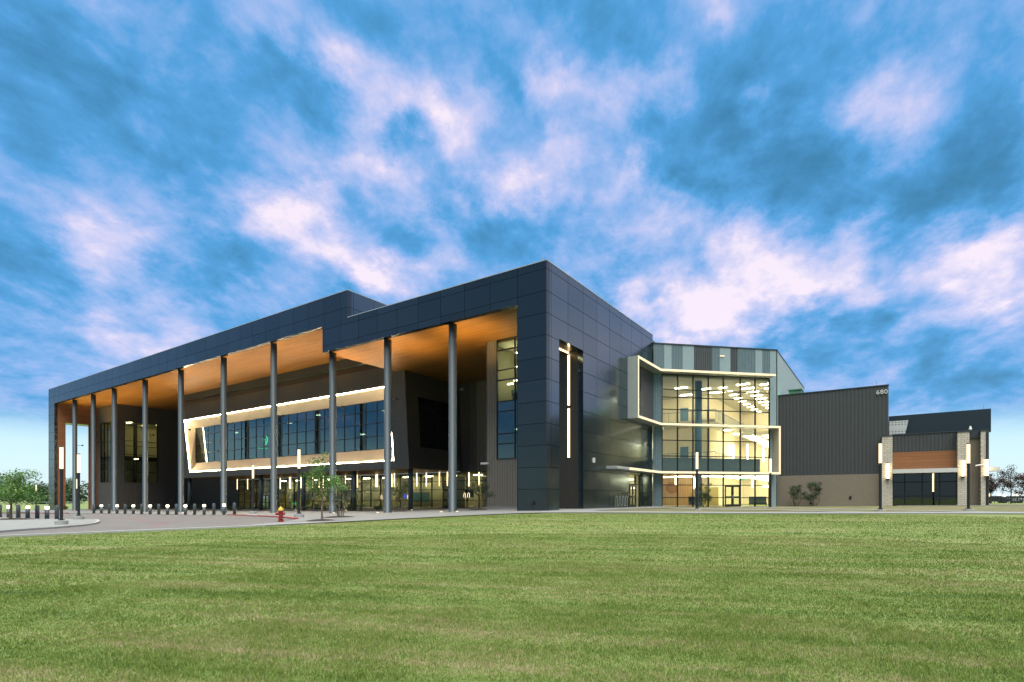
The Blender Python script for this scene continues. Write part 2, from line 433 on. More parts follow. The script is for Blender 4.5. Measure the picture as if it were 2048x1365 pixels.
M['mulch'] = simple('bark mulch', (0.045, 0.036, 0.028, 1), 1.0, 0, 0.5, 14, 0.8, 30)
M['bark'] = simple('tree bark', (0.16, 0.13, 0.10, 1), 0.9, 0, 0.3, 12)
M['bark_dark'] = simple('dark tree bark', (0.06, 0.045, 0.035, 1), 0.9, 0, 0.3, 12)
M['car_a'] = simple('dark car paint', (0.03, 0.04, 0.055, 1), 0.25, 0.4)
M['car_b'] = simple('silver car paint', (0.25, 0.27, 0.30, 1), 0.25, 0.5)
M['car_glass'] = simple('car window', (0.01, 0.012, 0.015, 1), 0.1, 0.0)
M['rubber'] = simple('tyre rubber', (0.012, 0.012, 0.012, 1), 0.8)
M['fabric'] = simple('blue upholstery', (0.035, 0.075, 0.12, 1), 0.9)


def leafmat(name, c1, c2, c3):
    def b(T):
        geo = T.node('ShaderNodeNewGeometry')
        wn = T.node('ShaderNodeAttribute', attribute_name='tone').outputs['Fac']
        c = T.ramp(wn, [(0.0, c1), (0.5, c2), (1.0, c3)])
        d = T.node('ShaderNodeBsdfDiffuse', {'Color': c})
        t = T.node('ShaderNodeBsdfTranslucent', {'Color': c})
        g = T.node('ShaderNodeBsdfGlossy', {'Color': (1, 1, 1, 1), 'Roughness': 0.5})
        mx = T.node('ShaderNodeMixShader', {0: 0.35, 1: d.outputs[0], 2: t.outputs[0]})
        m2 = T.node('ShaderNodeMixShader', {0: 0.03, 1: mx.outputs[0], 2: g.outputs[0]})
        return m2.outputs[0]
    return mat(name, b)


M['leaf'] = leafmat('green leaves', (0.035, 0.10, 0.018, 1), (0.075, 0.19, 0.03, 1), (0.15, 0.30, 0.055, 1))
M['leaf_dark'] = leafmat('dark green leaves', (0.018, 0.04, 0.018, 1), (0.035, 0.07, 0.03, 1), (0.06, 0.10, 0.045, 1))
M['leaf_red'] = leafmat('burgundy leaves', (0.018, 0.010, 0.010, 1), (0.05, 0.025, 0.022, 1), (0.09, 0.05, 0.035, 1))
M['leaf_far'] = leafmat('distant leaves', (0.02, 0.05, 0.02, 1), (0.035, 0.085, 0.03, 1), (0.06, 0.13, 0.045, 1))


def grass_color(T, blade):
    pos = T.node('ShaderNodeNewGeometry').outputs['Position']
    s = T.sep(pos)
    a = math.radians(22)
    u = T.m('ADD', T.m('MULTIPLY', s[0], math.cos(a)), T.m('MULTIPLY', s[1], math.sin(a)))
    w = T.m('SUBTRACT', T.m('MULTIPLY', s[1], math.cos(a)), T.m('MULTIPLY', s[0], math.sin(a)))
    st = T.noise(T.comb(T.m('MULTIPLY', u, 0.10), w, 0.0), 1.5, 7.0, 0.66, 0.15)
    rows = T.noise(T.comb(T.m('MULTIPLY', u, 0.03), w, 5.0), 1.7, 2.0, 0.5)
    pt = T.noise(T.comb(u, w, 2.0), 0.34, 5.0, 0.62)
    fine = T.noise(T.comb(u, w, 8.0), 5.5, 5.0, 0.68)
    f = T.m('ADD', T.m('MULTIPLY', st, 0.42), T.m('ADD', T.m('MULTIPLY', pt, 0.20), T.m('MULTIPLY', fine, 0.38)))
    f = T.m('ADD', f, T.m('MULTIPLY', T.m('SUBTRACT', rows, 0.5), 0.26))
    f = T.m('ADD', T.m('MULTIPLY', T.m('SUBTRACT', f, 0.5), 1.55), 0.5)
    if blade:
        tone = T.node('ShaderNodeAttribute', attribute_name='tone').outputs['Fac']
        f = T.m('ADD', f, T.m('MULTIPLY', T.m('SUBTRACT', tone, 0.5), 0.24))
    c = T.ramp(f, [(0.24, (0.080, 0.125, 0.034, 1)), (0.40, (0.140, 0.220, 0.046, 1)), (0.52, (0.200, 0.265, 0.070, 1)),
                   (0.62, (0.27, 0.275, 0.122, 1)), (0.76, (0.38, 0.33, 0.19, 1))])
    return c, pos, fine


def _lawn(T):
    c, pos, fine = grass_color(T, False)
    bn = T.node('ShaderNodeBump', {'Height': T.noise(pos, 38.0, 4.0, 0.7), 'Strength': 0.9, 'Distance': 0.04})
    hi = T.noise(pos, 60.0, 3.0, 0.7)
    c = T.mix(T.maprange(hi, 0.35, 0.65, 0.15, 0.80), c, T.mix(1.0, c, (0.45, 0.5, 0.4, 1), 'MULTIPLY'))
    p = pbsdf(T, Base_Color=c, Roughness=0.95)
    T.l.new(bn.outputs[0], p.inputs['Normal'])
    return p.outputs[0]


def _blade(T):
    c, pos, fine = grass_color(T, True)
    d = T.node('ShaderNodeBsdfDiffuse', {'Color': c})
    t = T.node('ShaderNodeBsdfTranslucent', {'Color': c})
    return T.node('ShaderNodeMixShader', {0: 0.4, 1: d.outputs[0], 2: t.outputs[0]}).outputs[0]


M['lawn'] = mat('lawn', _lawn)
M['blade'] = mat('grass blades', _blade)


def _dry(T):
    pos = T.node('ShaderNodeNewGeometry').outputs['Position']
    n = T.noise(pos, 0.7, 6.0, 0.7)
    c = T.ramp(n, [(0.3, (0.075, 0.105, 0.035, 1)), (0.5, (0.12, 0.12, 0.055, 1)), (0.7, (0.19, 0.155, 0.09, 1))])
    bn = T.node('ShaderNodeBump', {'Height': T.noise(pos, 30.0, 4.0, 0.7), 'Strength': 0.8, 'Distance': 0.04})
    p = pbsdf(T, Base_Color=c, Roughness=0.95)
    T.l.new(bn.outputs[0], p.inputs['Normal'])
    return p.outputs[0]


M['dry'] = mat('dry grass', _dry)


def _drive(T):
    pos = T.node('ShaderNodeNewGeometry').outputs['Position']
    s = T.sep(pos)
    n = T.noise(pos, 0.35, 6.0, 0.65)
    f = T.noise(pos, 9.0, 4.0, 0.7)
    c = T.ramp(T.m('ADD', T.m('MULTIPLY', n, 0.6), T.m('MULTIPLY', f, 0.4)), [(0.3, (0.095, 0.091, 0.090, 1)), (0.7, (0.145, 0.139, 0.136, 1))])
    j1, _ = joints(T, s[0], 4.5, 0.0, 0.03)
    j2, _ = joints(T, s[1], 4.5, 0.0, 0.03)
    c = T.mix(T.m('MULTIPLY', T.m('MAXIMUM', j1, j2), 0.5), c, (0.08, 0.07, 0.065, 1))
    return pbsdf(T, Base_Color=c, Roughness=0.85).outputs[0]


M['drive'] = mat('drive concrete', _drive)


def _plaza(T):
    pos = T.node('ShaderNodeNewGeometry').outputs['Position']
    s = T.sep(pos)
    n = T.noise(pos, 0.5, 6.0, 0.65)
    f = T.noise(pos, 12.0, 4.0, 0.7)
    c = T.ramp(T.m('ADD', T.m('MULTIPLY', n, 0.6), T.m('MULTIPLY', f, 0.4)), [(0.3, (0.14, 0.148, 0.148, 1)), (0.7, (0.205, 0.213, 0.213, 1))])
    j1, _ = joints(T, s[0], 1.8, 0.0, 0.02)
    j2, _ = joints(T, s[1], 1.8, 0.0, 0.02)
    c = T.mix(T.m('MULTIPLY', T.m('MAXIMUM', j1, j2), 0.45), c, (0.12, 0.12, 0.12, 1))
    return pbsdf(T, Base_Color=c, Roughness=0.8).outputs[0]


M['plaza'] = mat('plaza concrete', _plaza)


def _perf(T):
    pos = T.node('ShaderNodeNewGeometry').outputs['Position']
    s = T.sep(pos)
    fx = T.m('FRACT', T.m('DIVIDE', s[0], 0.26))
    fz = T.m('FRACT', T.m('DIVIDE', s[2], 0.24))
    a = T.m('MULTIPLY', T.m('GREATER_THAN', fx, 0.45), T.m('GREATER_THAN', fz, 0.5))
    row = T.m('GREATER_THAN', T.m('FRACT', T.m('DIVIDE', s[2], 0.95)), 0.42)
    c = T.mix(T.m('MULTIPLY', a, row), (0.20, 0.23, 0.24, 1), (0.06, 0.07, 0.08, 1))
    return pbsdf(T, Base_Color=c, Roughness=0.5, Metallic=0.2).outputs[0]


M['perf'] = mat('perforated metal', _perf)


# ------------------------------------------------------------------ mesh helpers
SPLIT = {'rear_wall', 'wall_cladding', 'floor_edge', 'coping', 'ceiling_lamp', 'partition', 'lit_partition', 'teal_panel', 'interior_door', 'gallery', 'wall_box',
         'light_strip', 'atrium_column', 'pier_cap', 'lightning_rod', 'screen', 'landing', 'recess_side_wall', 'recess_front_wall', 'roof', 'soffit', 'box_side', 'railing_run'}


class MB:
    def __init__(s, xf=None):
        s.v = []
        s.f = []
        s.xf = xf

    def add(s, vs, fs):
        b = len(s.v)
        for q in vs:
            s.v.append(s.xf(*q) if s.xf else tuple(q))
        for f in fs:
            s.f.append(tuple(b + i for i in f))
        return s

    def box(s, x0, x1, y0, y1, z0, z1):
        x0, x1 = min(x0, x1), max(x0, x1)
        y0, y1 = min(y0, y1), max(y0, y1)
        return s.add([(x0, y0, z0), (x1, y0, z0), (x1, y1, z0), (x0, y1, z0), (x0, y0, z1), (x1, y0, z1), (x1, y1, z1), (x0, y1, z1)],
                     [(0, 3, 2, 1), (4, 5, 6, 7), (0, 1, 5, 4), (1, 2, 6, 5), (2, 3, 7, 6), (3, 0, 4, 7)])

    def hexa(s, a, b):
        """a, b: two rings of equal length joined into a closed prism"""
        n = len(a)
        return s.add(list(a) + list(b), [tuple(range(n - 1, -1, -1)), tuple(range(n, 2 * n))] +
                     [(i, (i + 1) % n, n + (i + 1) % n, n + i) for i in range(n)])

    def quad(s, a, b, c, d):
        return s.add([a, b, c, d], [(0, 1, 2, 3)])

    def tube(s, pts, rad, n=10, cap=True):
        pts = [Vector(p) for p in pts]
        rs = rad if isinstance(rad, (list, tuple)) else [rad] * len(pts)
        rings = []
        prev = None
        for i, p in enumerate(pts):
            t = (pts[min(i + 1, len(pts) - 1)] - pts[max(i - 1, 0)]).normalized()
            if prev is None:
                a = Vector((0, 0, 1)) if abs(t.z) < 0.9 else Vector((1, 0, 0))
                e1 = t.cross(a).normalized()
            else:
                e1 = (prev - t * prev.dot(t)).normalized()
            prev = e1
            e2 = t.cross(e1)
            rings.append([tuple(p + (e1 * math.cos(2 * math.pi * k / n) + e2 * math.sin(2 * math.pi * k / n)) * rs[i]) for k in range(n)])
        vs = [q for r in rings for q in r]
        fs = []
        for i in range(len(rings) - 1):
            for k in range(n):
                fs.append((i * n + k, i * n + (k + 1) % n, (i + 1) * n + (k + 1) % n, (i + 1) * n + k))
        if cap:
            fs.append(tuple(range(n - 1, -1, -1)))
            fs.append(tuple((len(rings) - 1) * n + k for k in range(n)))
        return s.add(vs, fs)

    def lathe(s, c, prof, n=16):
        """prof: list of (r, z) from bottom to top around point c"""
        vs = []
        for r, z in prof:
            for k in range(n):
                vs.append((c[0] + r * math.cos(2 * math.pi * k / n), c[1] + r * math.sin(2 * math.pi * k / n), c[2] + z))
        fs = []
        for i in range(len(prof) - 1):
            for k in range(n):
                fs.append((i * n + k, i * n + (k + 1) % n, (i + 1) * n + (k + 1) % n, (i + 1) * n + k))
        fs.append(tuple(range(n - 1, -1, -1)))
        fs.append(tuple((len(prof) - 1) * n + k for k in range(n)))
        return s.add(vs, fs)

    def islands(s):
        par = list(range(len(s.v)))

        def find(a):
            while par[a] != a:
                par[a] = par[par[a]]
                a = par[a]
            return a
        for f in s.f:
            a = find(f[0])
            for q in f[1:]:
                par[find(q)] = a
        groups = {}
        for f in s.f:
            groups.setdefault(find(f[0]), []).append(f)
        res = []
        for fs in groups.values():
            ids = sorted({i for f in fs for i in f})
            mp = {i: k for k, i in enumerate(ids)}
            q = MB()
            q.v = [s.v[i] for i in ids]
            q.f = [tuple(mp[i] for i in f) for f in fs]
            res.append(q)
        return res

    def build(s, name, m, parent=None, smooth=False, bevel=0.0):
        s.objs = []
        if name in SPLIT:
            isl_ = s.islands()
            if 1 < len(isl_) <= 100:
                for q in isl_:
                    s.objs.append(q.build_one(name, m, parent, smooth, bevel))
                return s.objs[0]
        o = s.build_one(name, m, parent, smooth, bevel)
        s.objs.append(o)
        return o

    def build_one(s, name, m, parent=None, smooth=False, bevel=0.0):
        me = bpy.data.meshes.new(name)
        me.from_pydata(s.v, [], s.f)
        me.validate()
        me.materials.append(m)
        bm = bmesh.new()
        bm.from_mesh(me)
        bmesh.ops.recalc_face_normals(bm, faces=bm.faces)
        bm.to_mesh(me)
        bm.free()
        if smooth:
            for p in me.polygons:
                p.use_smooth = len(p.vertices) == 4
        o = bpy.data.objects.new(name, me)
        COL.objects.link(o)
        if parent is not None:
            o.parent = parent
            o.matrix_parent_inverse = Matrix.Translation(-parent.location) if not isinstance(parent, tuple) else Matrix()
        if bevel:
            md = o.modifiers.new('bevel', 'BEVEL')
            md.width = bevel
            md.segments = 2
            md.limit_method = 'ANGLE'
        return o


def thing(name, label, cat, loc=(0, 0, 0), rz=0.0, group=None):
    o = bpy.data.objects.new(name, None)
    COL.objects.link(o)
    o.location = loc
    o.rotation_euler = (0, 0, rz)
    o.empty_display_size = 0.3
    tag(o, label, cat, group)
    return o


def tag(o, label, cat, group=None):
    o['label'] = label
    o['category'] = cat
    if group:
        o['group'] = group
    return o


def sub(mb, name, m, parent, **k):
    """a part built in the parent's own space"""
    o = mb.build(name, m, None, **k)
    for q in mb.objs:
        q.parent = parent
    return o


def dup(root, loc, rz, label, group):
    r = root.copy()
    COL.objects.link(r)
    r.location = loc
    r.rotation_euler = (0, 0, rz)
    r['label'] = label
    r['group'] = group
    for ch in list(root.children):
        c = ch.copy()
        COL.objects.link(c)
        c.parent = r
        for g in list(ch.children):
            d = g.copy()
            COL.objects.link(d)
            d.parent = c
    return r


def np_mesh(name, V, Fc, nside, m, tone=None, parent=None):
    """fast mesh: V (n,3), Fc (k,nside)"""
    me = bpy.data.meshes.new(name)
    me.vertices.add(len(V))
    me.vertices.foreach_set('co', V.astype(np.float32).ravel())
    me.loops.add(Fc.size)
    me.loops.foreach_set('vertex_index', Fc.astype(np.int32).ravel())
    me.polygons.add(len(Fc))
    me.polygons.foreach_set('loop_start', np.arange(0, Fc.size, nside, dtype=np.int32))
    me.polygons.foreach_set('loop_total', np.full(len(Fc), nside, dtype=np.int32))
    if tone is not None:
        at = me.attributes.new('tone', 'FLOAT', 'FACE')
        at.data.foreach_set('value', tone.astype(np.float32))
    me.update(calc_edges=True)
    me.materials.append(m)
    o = bpy.data.objects.new(name, me)
    COL.objects.link(o)
    if parent is not None:
        o.parent = parent
    return o


# ------------------------------------------------------------------ ground, paving
def struct(o, kind='structure'):
    o['kind'] = kind
    return o


def axis_lines(a, b, step, far):
    l = list(np.arange(a, b + .01, step))
    lo, hi = [], []
    s = step
    q = a
    while q > -far:
        s *= 1.5
        q -= s
        lo.append(q)
    s = step
    q = b
    while q < far:
        s *= 1.5
        q += s
        hi.append(q)
    return np.array(lo[::-1] + l + hi)


XS = axis_lines(-130, 60, 2.0, 3000)
YS = axis_lines(-60, 80, 2.0, 3000)


def make_ground():
    X, Y = np.meshgrid(XS, YS, indexing='ij')
    Z = GV(X.ravel(), Y.ravel())
    V = np.stack([X.ravel(), Y.ravel(), Z], 1)
    ny = len(YS)
    i, j = np.meshgrid(np.arange(len(XS) - 1), np.arange(ny - 1), indexing='ij')
    a = (i * ny + j).ravel()
    F = np.stack([a, a + ny, a + ny + 1, a + 1], 1)
    o = np_mesh('lawn', V, F, 4, M['lawn'])
    o.data.polygons.foreach_set('use_smooth', np.ones(len(F), bool))
    return struct(o)


def drape(name, poly, off, m, skirt=0.0, kind='structure', soft=None):
    bm = bmesh.new()
    vs = [bm.verts.new((p[0], p[1], 0)) for p in poly]
    f = bm.faces.new(vs)
    bmesh.ops.triangulate(bm, faces=[f])
    xs = [p[0] for p in poly]
    ys = [p[1] for p in poly]
    for g in XS[(XS > min(xs)) & (XS < max(xs))]:
        bmesh.ops.bisect_plane(bm, geom=bm.verts[:] + bm.edges[:] + bm.faces[:], plane_co=(g, 0, 0), plane_no=(1, 0, 0))
    for g in YS[(YS > min(ys)) & (YS < max(ys))]:
        bmesh.ops.bisect_plane(bm, geom=bm.verts[:] + bm.edges[:] + bm.faces[:], plane_co=(0, g, 0), plane_no=(0, 1, 0))
    co = np.array([v.co[:] for v in bm.verts])
    z = GV(co[:, 0], co[:, 1]) + off
    for v, q in zip(bm.verts, z):
        v.co.z = q
    if skirt:
        be = [e for e in bm.edges if len(e.link_faces) == 1]
        r = bmesh.ops.extrude_edge_only(bm, edges=be)
        for v in [g for g in r['geom'] if isinstance(g, bmesh.types.BMVert)]:
            v.co.z -= skirt
    bmesh.ops.recalc_face_normals(bm, faces=bm.faces)
    up_ = sum(f.normal.z for f in bm.faces if abs(f.normal.z) > .5)
    if up_ < 0:
        bmesh.ops.reverse_faces(bm, faces=bm.faces)
    me = bpy.data.meshes.new(name)
    bm.to_mesh(me)
    bm.free()
    me.materials.append(m)
    o = bpy.data.objects.new(name, me)
    COL.objects.link(o)
    if kind:
        struct(o, kind)
    return o


def smooth_line(pts, n=5):
    """Catmull-Rom through the points"""
    P = [Vector((p[0], p[1], 0)) for p in pts]
    P = [P[0] * 2 - P[1]] + P + [P[-1] * 2 - P[-2]]
    out_ = []
    for i in range(1, len(P) - 2):
        for k in range(n):
            t = k / n
            a, b, c, d = P[i - 1], P[i], P[i + 1], P[i + 2]
            q = 0.5 * ((2 * b) + (c - a) * t + (2 * a - 5 * b + 4 * c - d) * t * t + (3 * b - a - 3 * c + d) * t ** 3)
            out_.append((q.x, q.y))
    out_.append((P[-2].x, P[-2].y))
    return out_


def offset_line(l, d):
    r = []
    for i, p in enumerate(l):
        a = Vector(l[max(0, i - 1)])
        b = Vector(l[min(len(l) - 1, i + 1)])
        t = (b - a).normalized()
        r.append((p[0] - t.y * d, p[1] + t.x * d))
    return r


def strip(name, line, d0, d1, off, m, skirt=0.0, kind='structure'):
    return drape(name, offset_line(line, d0) + offset_line(line, d1)[::-1], off, m, skirt, kind)


LAWN_EDGE = smooth_line([(-7.5, -60), (-8.8, -40), (-10.6, -30), (-10.9, -26.2), (-9.53, -23.3), (-8.1, -20.9), (-6.75, -18.8), (-5.75, -16.8),
                         (-4.95, -14.6), (-3.87, -11.5), (-2.6, -8.0), (-0.84, -4.9), (1.15, -2.6), (4.5, -0.95), (8.83, 1.0),
                         (15.3, 4.25), (21.47, 6.9), (25.97, 8.7), (31, 10.6), (45, 15)], 4)
make_ground()
DRIVE_FAR = [(-11.6, -12.0), (-13.0, -11.3), (-16.7, -9.75), (-19.9, -8.9), (-24.1, -8.15), (-27.7, -7.75), (-40.4, -7.3), (-57, -9.2), (-66, -9.4), (-76, -9.5),
             (-84, -13), (-98, -24), (-120, -40)]
inner = offset_line(LAWN_EDGE, .35)
k0 = [i for i, p in enumerate(inner) if p[1] < -16.6]
drape('driveway', inner[:k0[-1]] + [(-8.6, -15.4)] + smooth_line(DRIVE_FAR, 3) + [(-120, -60)], 0.03, M['drive'])
plaza = [p for p in LAWN_EDGE if -17.5 < p[1] < -0.9 and p[0] < 4.6] + [(4.4, 0.8), (2.9, 1.6), (2.7, 12), (2.7, 17), (1.2, 21.5), (-0.2, 21.0), (-12, 19.6), (-91, 19.6), (-91, 6.4), (-103, 6.4), (-107, -5),
        (-84, -7.6)] + [(-76, -9.2), (-66, -9.1), (-57, -8.9), (-40.4, -7.0), (-27.7, -7.45), (-24.1, -7.85), (-19.9, -8.6), (-16.7, -9.45),
                        (-13.0, -11.0), (-11.3, -11.8), (-8.3, -15.3), (-7.6, -17.2)]
drape('plaza_paving', plaza, 0.055, M['plaza'])
strip('lawn_kerb', [p for p in LAWN_EDGE if p[1] < -14.3 and p[0] < 0], 0.02, .42, 0.085, M['kerb'], 0.10)
# front walk along the lawn on the right
walk = [p for p in LAWN_EDGE if p[0] > 1.0 and p[1] > -3.2]
strip('front_walk', walk, 0.0, 1.75, 0.075, M['concrete'], 0.06)
VERGE = [p for p in offset_line(walk, 1.75)] + [(45, 40), (27.4, 40), (27.4, 31.0), (20, 31.0), (10.8, 31.0), (9.8, 30.2), (1.5, 21.9), (2.75, 16), (2.75, 3)]
drape('dry_verge', VERGE, 0.02, M['dry'])
strip('side_path', smooth_line([(2.6, 14.6), (7.0, 15.2), (11.5, 13.2), (15.5, 9.6), (19.5, 7.4)], 4), -0.45, .45, 0.06, M['concrete'], 0.05)
strip('entry_path', smooth_line([(6.9, 26.8), (9.5, 23.6), (13.5, 20.6), (17.5, 16.2), (22.5, 12.4), (27, 10.6)], 4), -0.7, .7, 0.05, M['concrete'], 0.05)
strip('wing_path', [(20.5, 30.6), (26, 30.4), (34, 30.2), (46, 30.0)], -0.3, .3, 0.07, M['concrete'], 0.05)
ISLAND = smooth_line([(-13.6, -34), (-13.4, -29.5), (-14.2, -26.6), (-16.65, -24.2), (-18.4, -22.2), (-20.95, -19.95), (-23.4, -18.55), (-25.8, -17.7),
                      (-28.5, -17.0), (-31.2, -16.9), (-33.8, -17.9), (-38.0, -19.7), (-43, -22.0)], 3) + [(-60, -30), (-60, -50), (-20, -50)]
drape('island_kerb', ISLAND, 0.13, M['kerb'], 0.2)
isl = [Vector(p) for p in ISLAND]
cen = Vector((-33, -30))
drape('island_paving', [tuple(p + (cen - p).normalized() * .22) for p in isl], 0.137, M['concrete'])
# flush red kerb curving into the drive, and red fire-lane line in the drive
RK = smooth_line([(-27.7, -7.6), (-24.1, -8.0), (-19.9, -8.75), (-16.7, -9.6), (-13.2, -11.1), (-11.5, -11.9)], 4)
strip('red_kerb', RK, -0.15, .15, 0.11, M['red_paint'], 0.10)
strip('red_kerb', smooth_line([(-62, -9.0), (-72, -9.0), (-79, -10.4), (-86, -14.4), (-98, -23.6)], 4), -0.15, .15, 0.12, M['red_paint'], 0.10)
strip('kerb_stencil', [p for p in RK if -24.6 < p[0] < -21.6], -0.10, .10, 0.118, M['white_paint'])
strip('fire_lane_line', smooth_line([(-31.0, -14.2), (-27.3, -15.0), (-23.47, -15.8), (-20.1, -16.25), (-17.6, -16.75)], 4), -0.05, .05, 0.036, M['red_paint'])
strip('fire_lane_line', smooth_line([(-17.5, -16.86), (-16.6, -17.6), (-15.0, -18.5), (-13.0, -19.8)], 4), -0.05, .05, 0.037, M['red_paint'])

# ------------------------------------------------------------------ the school building
B = thing('school_building', 'large dark panelled school building with tall columned portico, folded light bands and glass walls', 'building')
Y1 = 21.174                      # far corner of the side wall
S2 = math.sqrt(.5)


def W45(k, n, z):
    """along the 45 degree glass wall (k), outwards (n), height"""
    return (k * S2 + n * S2, Y1 + k * S2 - n * S2, z)


def poly_xz(mb, pts, y0, y1):
    a = [(p[0], y0, p[1]) for p in pts]
    b = [(p[0], y1, p[1]) for p in pts]
    return mb.hexa(a, b)


def poly_yz(mb, pts, x0, x1):
    a = [(x0, p[0], p[1]) for p in pts]
    b = [(x1, p[0], p[1]) for p in pts]
    return mb.hexa(a, b)


def curtain(name, xf, us, zs, m, fw=.07, depth=.14, parent=None, thick=(), skip=()):
    """glazing in a frame: xf(u, n, z) maps to the world; n grows outwards. part 'name' > glass"""
    mb = MB(xf)
    for u in us:
        h = fw * (1.6 if u in thick else 1) / 2
        mb.box(u - h, u + h, -depth / 2, depth / 2, zs[0], zs[-1])
    for z in zs:
        for a, b in zip(us[:-1], us[1:]):
            ha = fw * (1.6 if a in thick else 1) / 2
            hb = fw * (1.6 if b in thick else 1) / 2
            zz0, zz1 = z - fw / 2, z + fw / 2
            if z == zs[0]:
                zz0 = z
            if z == zs[-1]:
                zz1 = z
            mb.box(a + ha, b - hb, -depth / 2 + .004, depth / 2 - .004, zz0, zz1)
    fr = mb.build(name, M['frame'], parent)
    g = MB(xf)
    g.box(us[0], us[-1], -.012, .012, zs[0] + .01, zs[-1] - .01)
    gl = g.build('glass', m, None)
    gl.parent = fr
    return fr


def corrugated(mb, xf, u0, u1, z0, z1, per=.3, d=.045, thick=.02):
    """trapezoid-profile sheet as real folds (faces outwards = +n)"""
    n = max(1, round((u1 - u0) / per))
    p = (u1 - u0) / n
    prof = []
    for i in range(n):
        a = u0 + i * p
        prof += [(a, 0), (a + .35 * p, 0), (a + .45 * p, d), (a + .90 * p, d)]
    prof.append((u1, 0))
    vs = []
    for (u, w) in prof:
        vs += [xf(u, w, z0), xf(u, w, z1)]
    fs = [(2 * i, 2 * i + 2, 2 * i + 3, 2 * i + 1) for i in range(len(prof) - 1)]
    old = mb.xf
    mb.xf = None
    mb.add(vs, fs)
    mb.xf = old
    return mb


fy = lambda Y: (lambda u, n, z: (u, Y - n, z))       # wall facing -y at y=Y
fxp = lambda X: (lambda u, n, z: (X + n, u, z))      # wall facing +x at x=X
LOW_T, HI_T, LOW_S, HI_S = 18.36, 20.9, 15.72, 18.2

# front frame of the portico: one plate, stepped roof line and stepped soffit line
mb = MB()
poly_xz(mb, [(0, -1), (0, LOW_T), (-21.33, LOW_T), (-21.33, HI_T), (-102.1, HI_T), (-102.1, -1.5), (-99.1, -1.5), (-99.1, HI_S),
             (-25.0, HI_S), (-25.0, LOW_S), (-2.48, LOW_S), (-2.48, -1)], 0, .45)
mb.build('portico_front', M['panel_front'], B)
# coping strips
mb = MB()
mb.box(-21.33, .03, -.03, .5, LOW_T + .001, LOW_T + .06)
mb.box(-.47, .03, .5, Y1, LOW_T + .001, LOW_T + .06)
mb.box(-102.13, -21.30, -.03, .5, HI_T + .001, HI_T + .06)
mb.box(-21.80, -21.30, .5, 24, HI_T + .001, HI_T + .06)
mb.build('coping', M['silver'], B)
# side wall with a portal niche and a door bay
mb = MB()
poly_yz(mb, [(.45, -1), (.45, LOW_T), (Y1, LOW_T), (Y1, -1), (18.45, -1), (18.45, 4.15), (14.8, 4.15), (14.8, -1), (5.6, -1), (5.6, 13.3),
             (1.82, 13.3), (1.82, -1)], 0, -.45)
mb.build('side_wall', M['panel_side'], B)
mb = MB()
mb.box(-2.48, -.45, .45, 1.82, -1, LOW_S)
mb.build('corner_pier', M['panel_front'], B)
mb = MB()
mb.box(-2.48, -.45, 1.82, 5.6, 13.3, LOW_S)
mb.build('portal_ceiling', M['brown_plain'], B)
mb = MB()
mb.box(-2.48, -.45, 5.602, 6.25, -1, LOW_S)
mb.build('portal_jamb', M['brown_plain'], B)
mb = MB()
mb.box(-1.34, -1.18, 5.56, 5.60, 9.12, 13.12)
mb.box(-1.34, -1.18, 5.56, 5.60, 4.95, 8.85)
mb.build('light_strip', M['led_niche'], B)
mb = MB()
mb.box(-1.32, -1.20, 1.9, 5.5, 13.25, 13.299)
mb.build('light_strip', M['led_niche'], B)

# roofs and body of the portico
mb = MB()
mb.box(-25.0, -.45, .45, 24, LOW_S + .08, LOW_T - .15)
mb.box(-101.9, -21.36, .45, 24, LOW_T - .14, HI_T - .06)
mb.box(-101.9, -25.0, .45, 24, HI_S + .08, LOW_T - .145)
mb.build('roof', M['dark_plain'], B)
mb = MB()
mb.box(-21.34, -21.33, .45, 24, LOW_T, HI_T)
mb.build('roof_step', M['panel_side'], B)
mb = MB()
mb.box(-25.0, -2.48, .45, 18.7, LOW_S, LOW_S + .08)
mb.box(-25.06, -25.0, .45, 18.7, LOW_S - .0, HI_S)
mb.build('soffit', M['wood_soffit'], B)
mb = MB()
mb.box(-99.1, -25.06, .45, 9.2, HI_S, HI_S + .08)
mb.box(-99.1, -74.0, 9.2, 18.7, HI_S, HI_S + .08)
mb.build('soffit', M['wood_soffit'], B)

# left end wall: timber lined with a tall opening
mb = MB()
poly_yz(mb, [(.45, -1.5), (.45, HI_S), (6.2, HI_S), (6.2, -1.5), (4.85, -1.5), (4.85, 15.0), (1.53, 15.0), (1.53, -1.5)], -99.1, -99.0)
mb.build('end_wall_lining', M['wood_side'], B)
mb = MB()
poly_yz(mb, [(.45, -1.5), (.45, HI_T - .07), (24, HI_T - .07), (24, -1.5), (7.3, -1.5), (7.3, 15.0), (1.53, 15.0), (1.53, -1.5)], -102.1, -99.105)
mb.build('end_wall', M['panel_side'], B)

# recess at the left: front face, side face, back wall
mb = MB()
corrugated(mb, fy(6.2), -99.0, -97.4, -1, HI_S, .3)
corrugated(mb, fy(6.2), -92.9, -90.8, -1, HI_S, .3)
corrugated(mb, fy(6.2), -97.4, -92.9, -1, 4.56, .3)
corrugated(mb, fy(6.2), -97.4, -92.9, 15.25, HI_S, .3)
mb.build('recess_front_wall', M['rib_grey'], B)
mb = MB()
for (a, b, z0, z1) in ((6.2, 7.5, -1, HI_S), (12.7, 18.7, -1, HI_S), (7.5, 12.7, -1, 4.56), (7.5, 12.7, 15.3, HI_S)):
    corrugated(mb, fxp(-90.8), a, b, z0, z1, .3)
mb.build('recess_side_wall', M['rib_char'], B)
curtain('window', fy(6.22), [-97.4, -95.9, -94.4, -92.9], [4.56, 6.6, 8.1, 10.2, 11.7, 13.8, 15.25], M['glass_mid'], .1, .16, B)
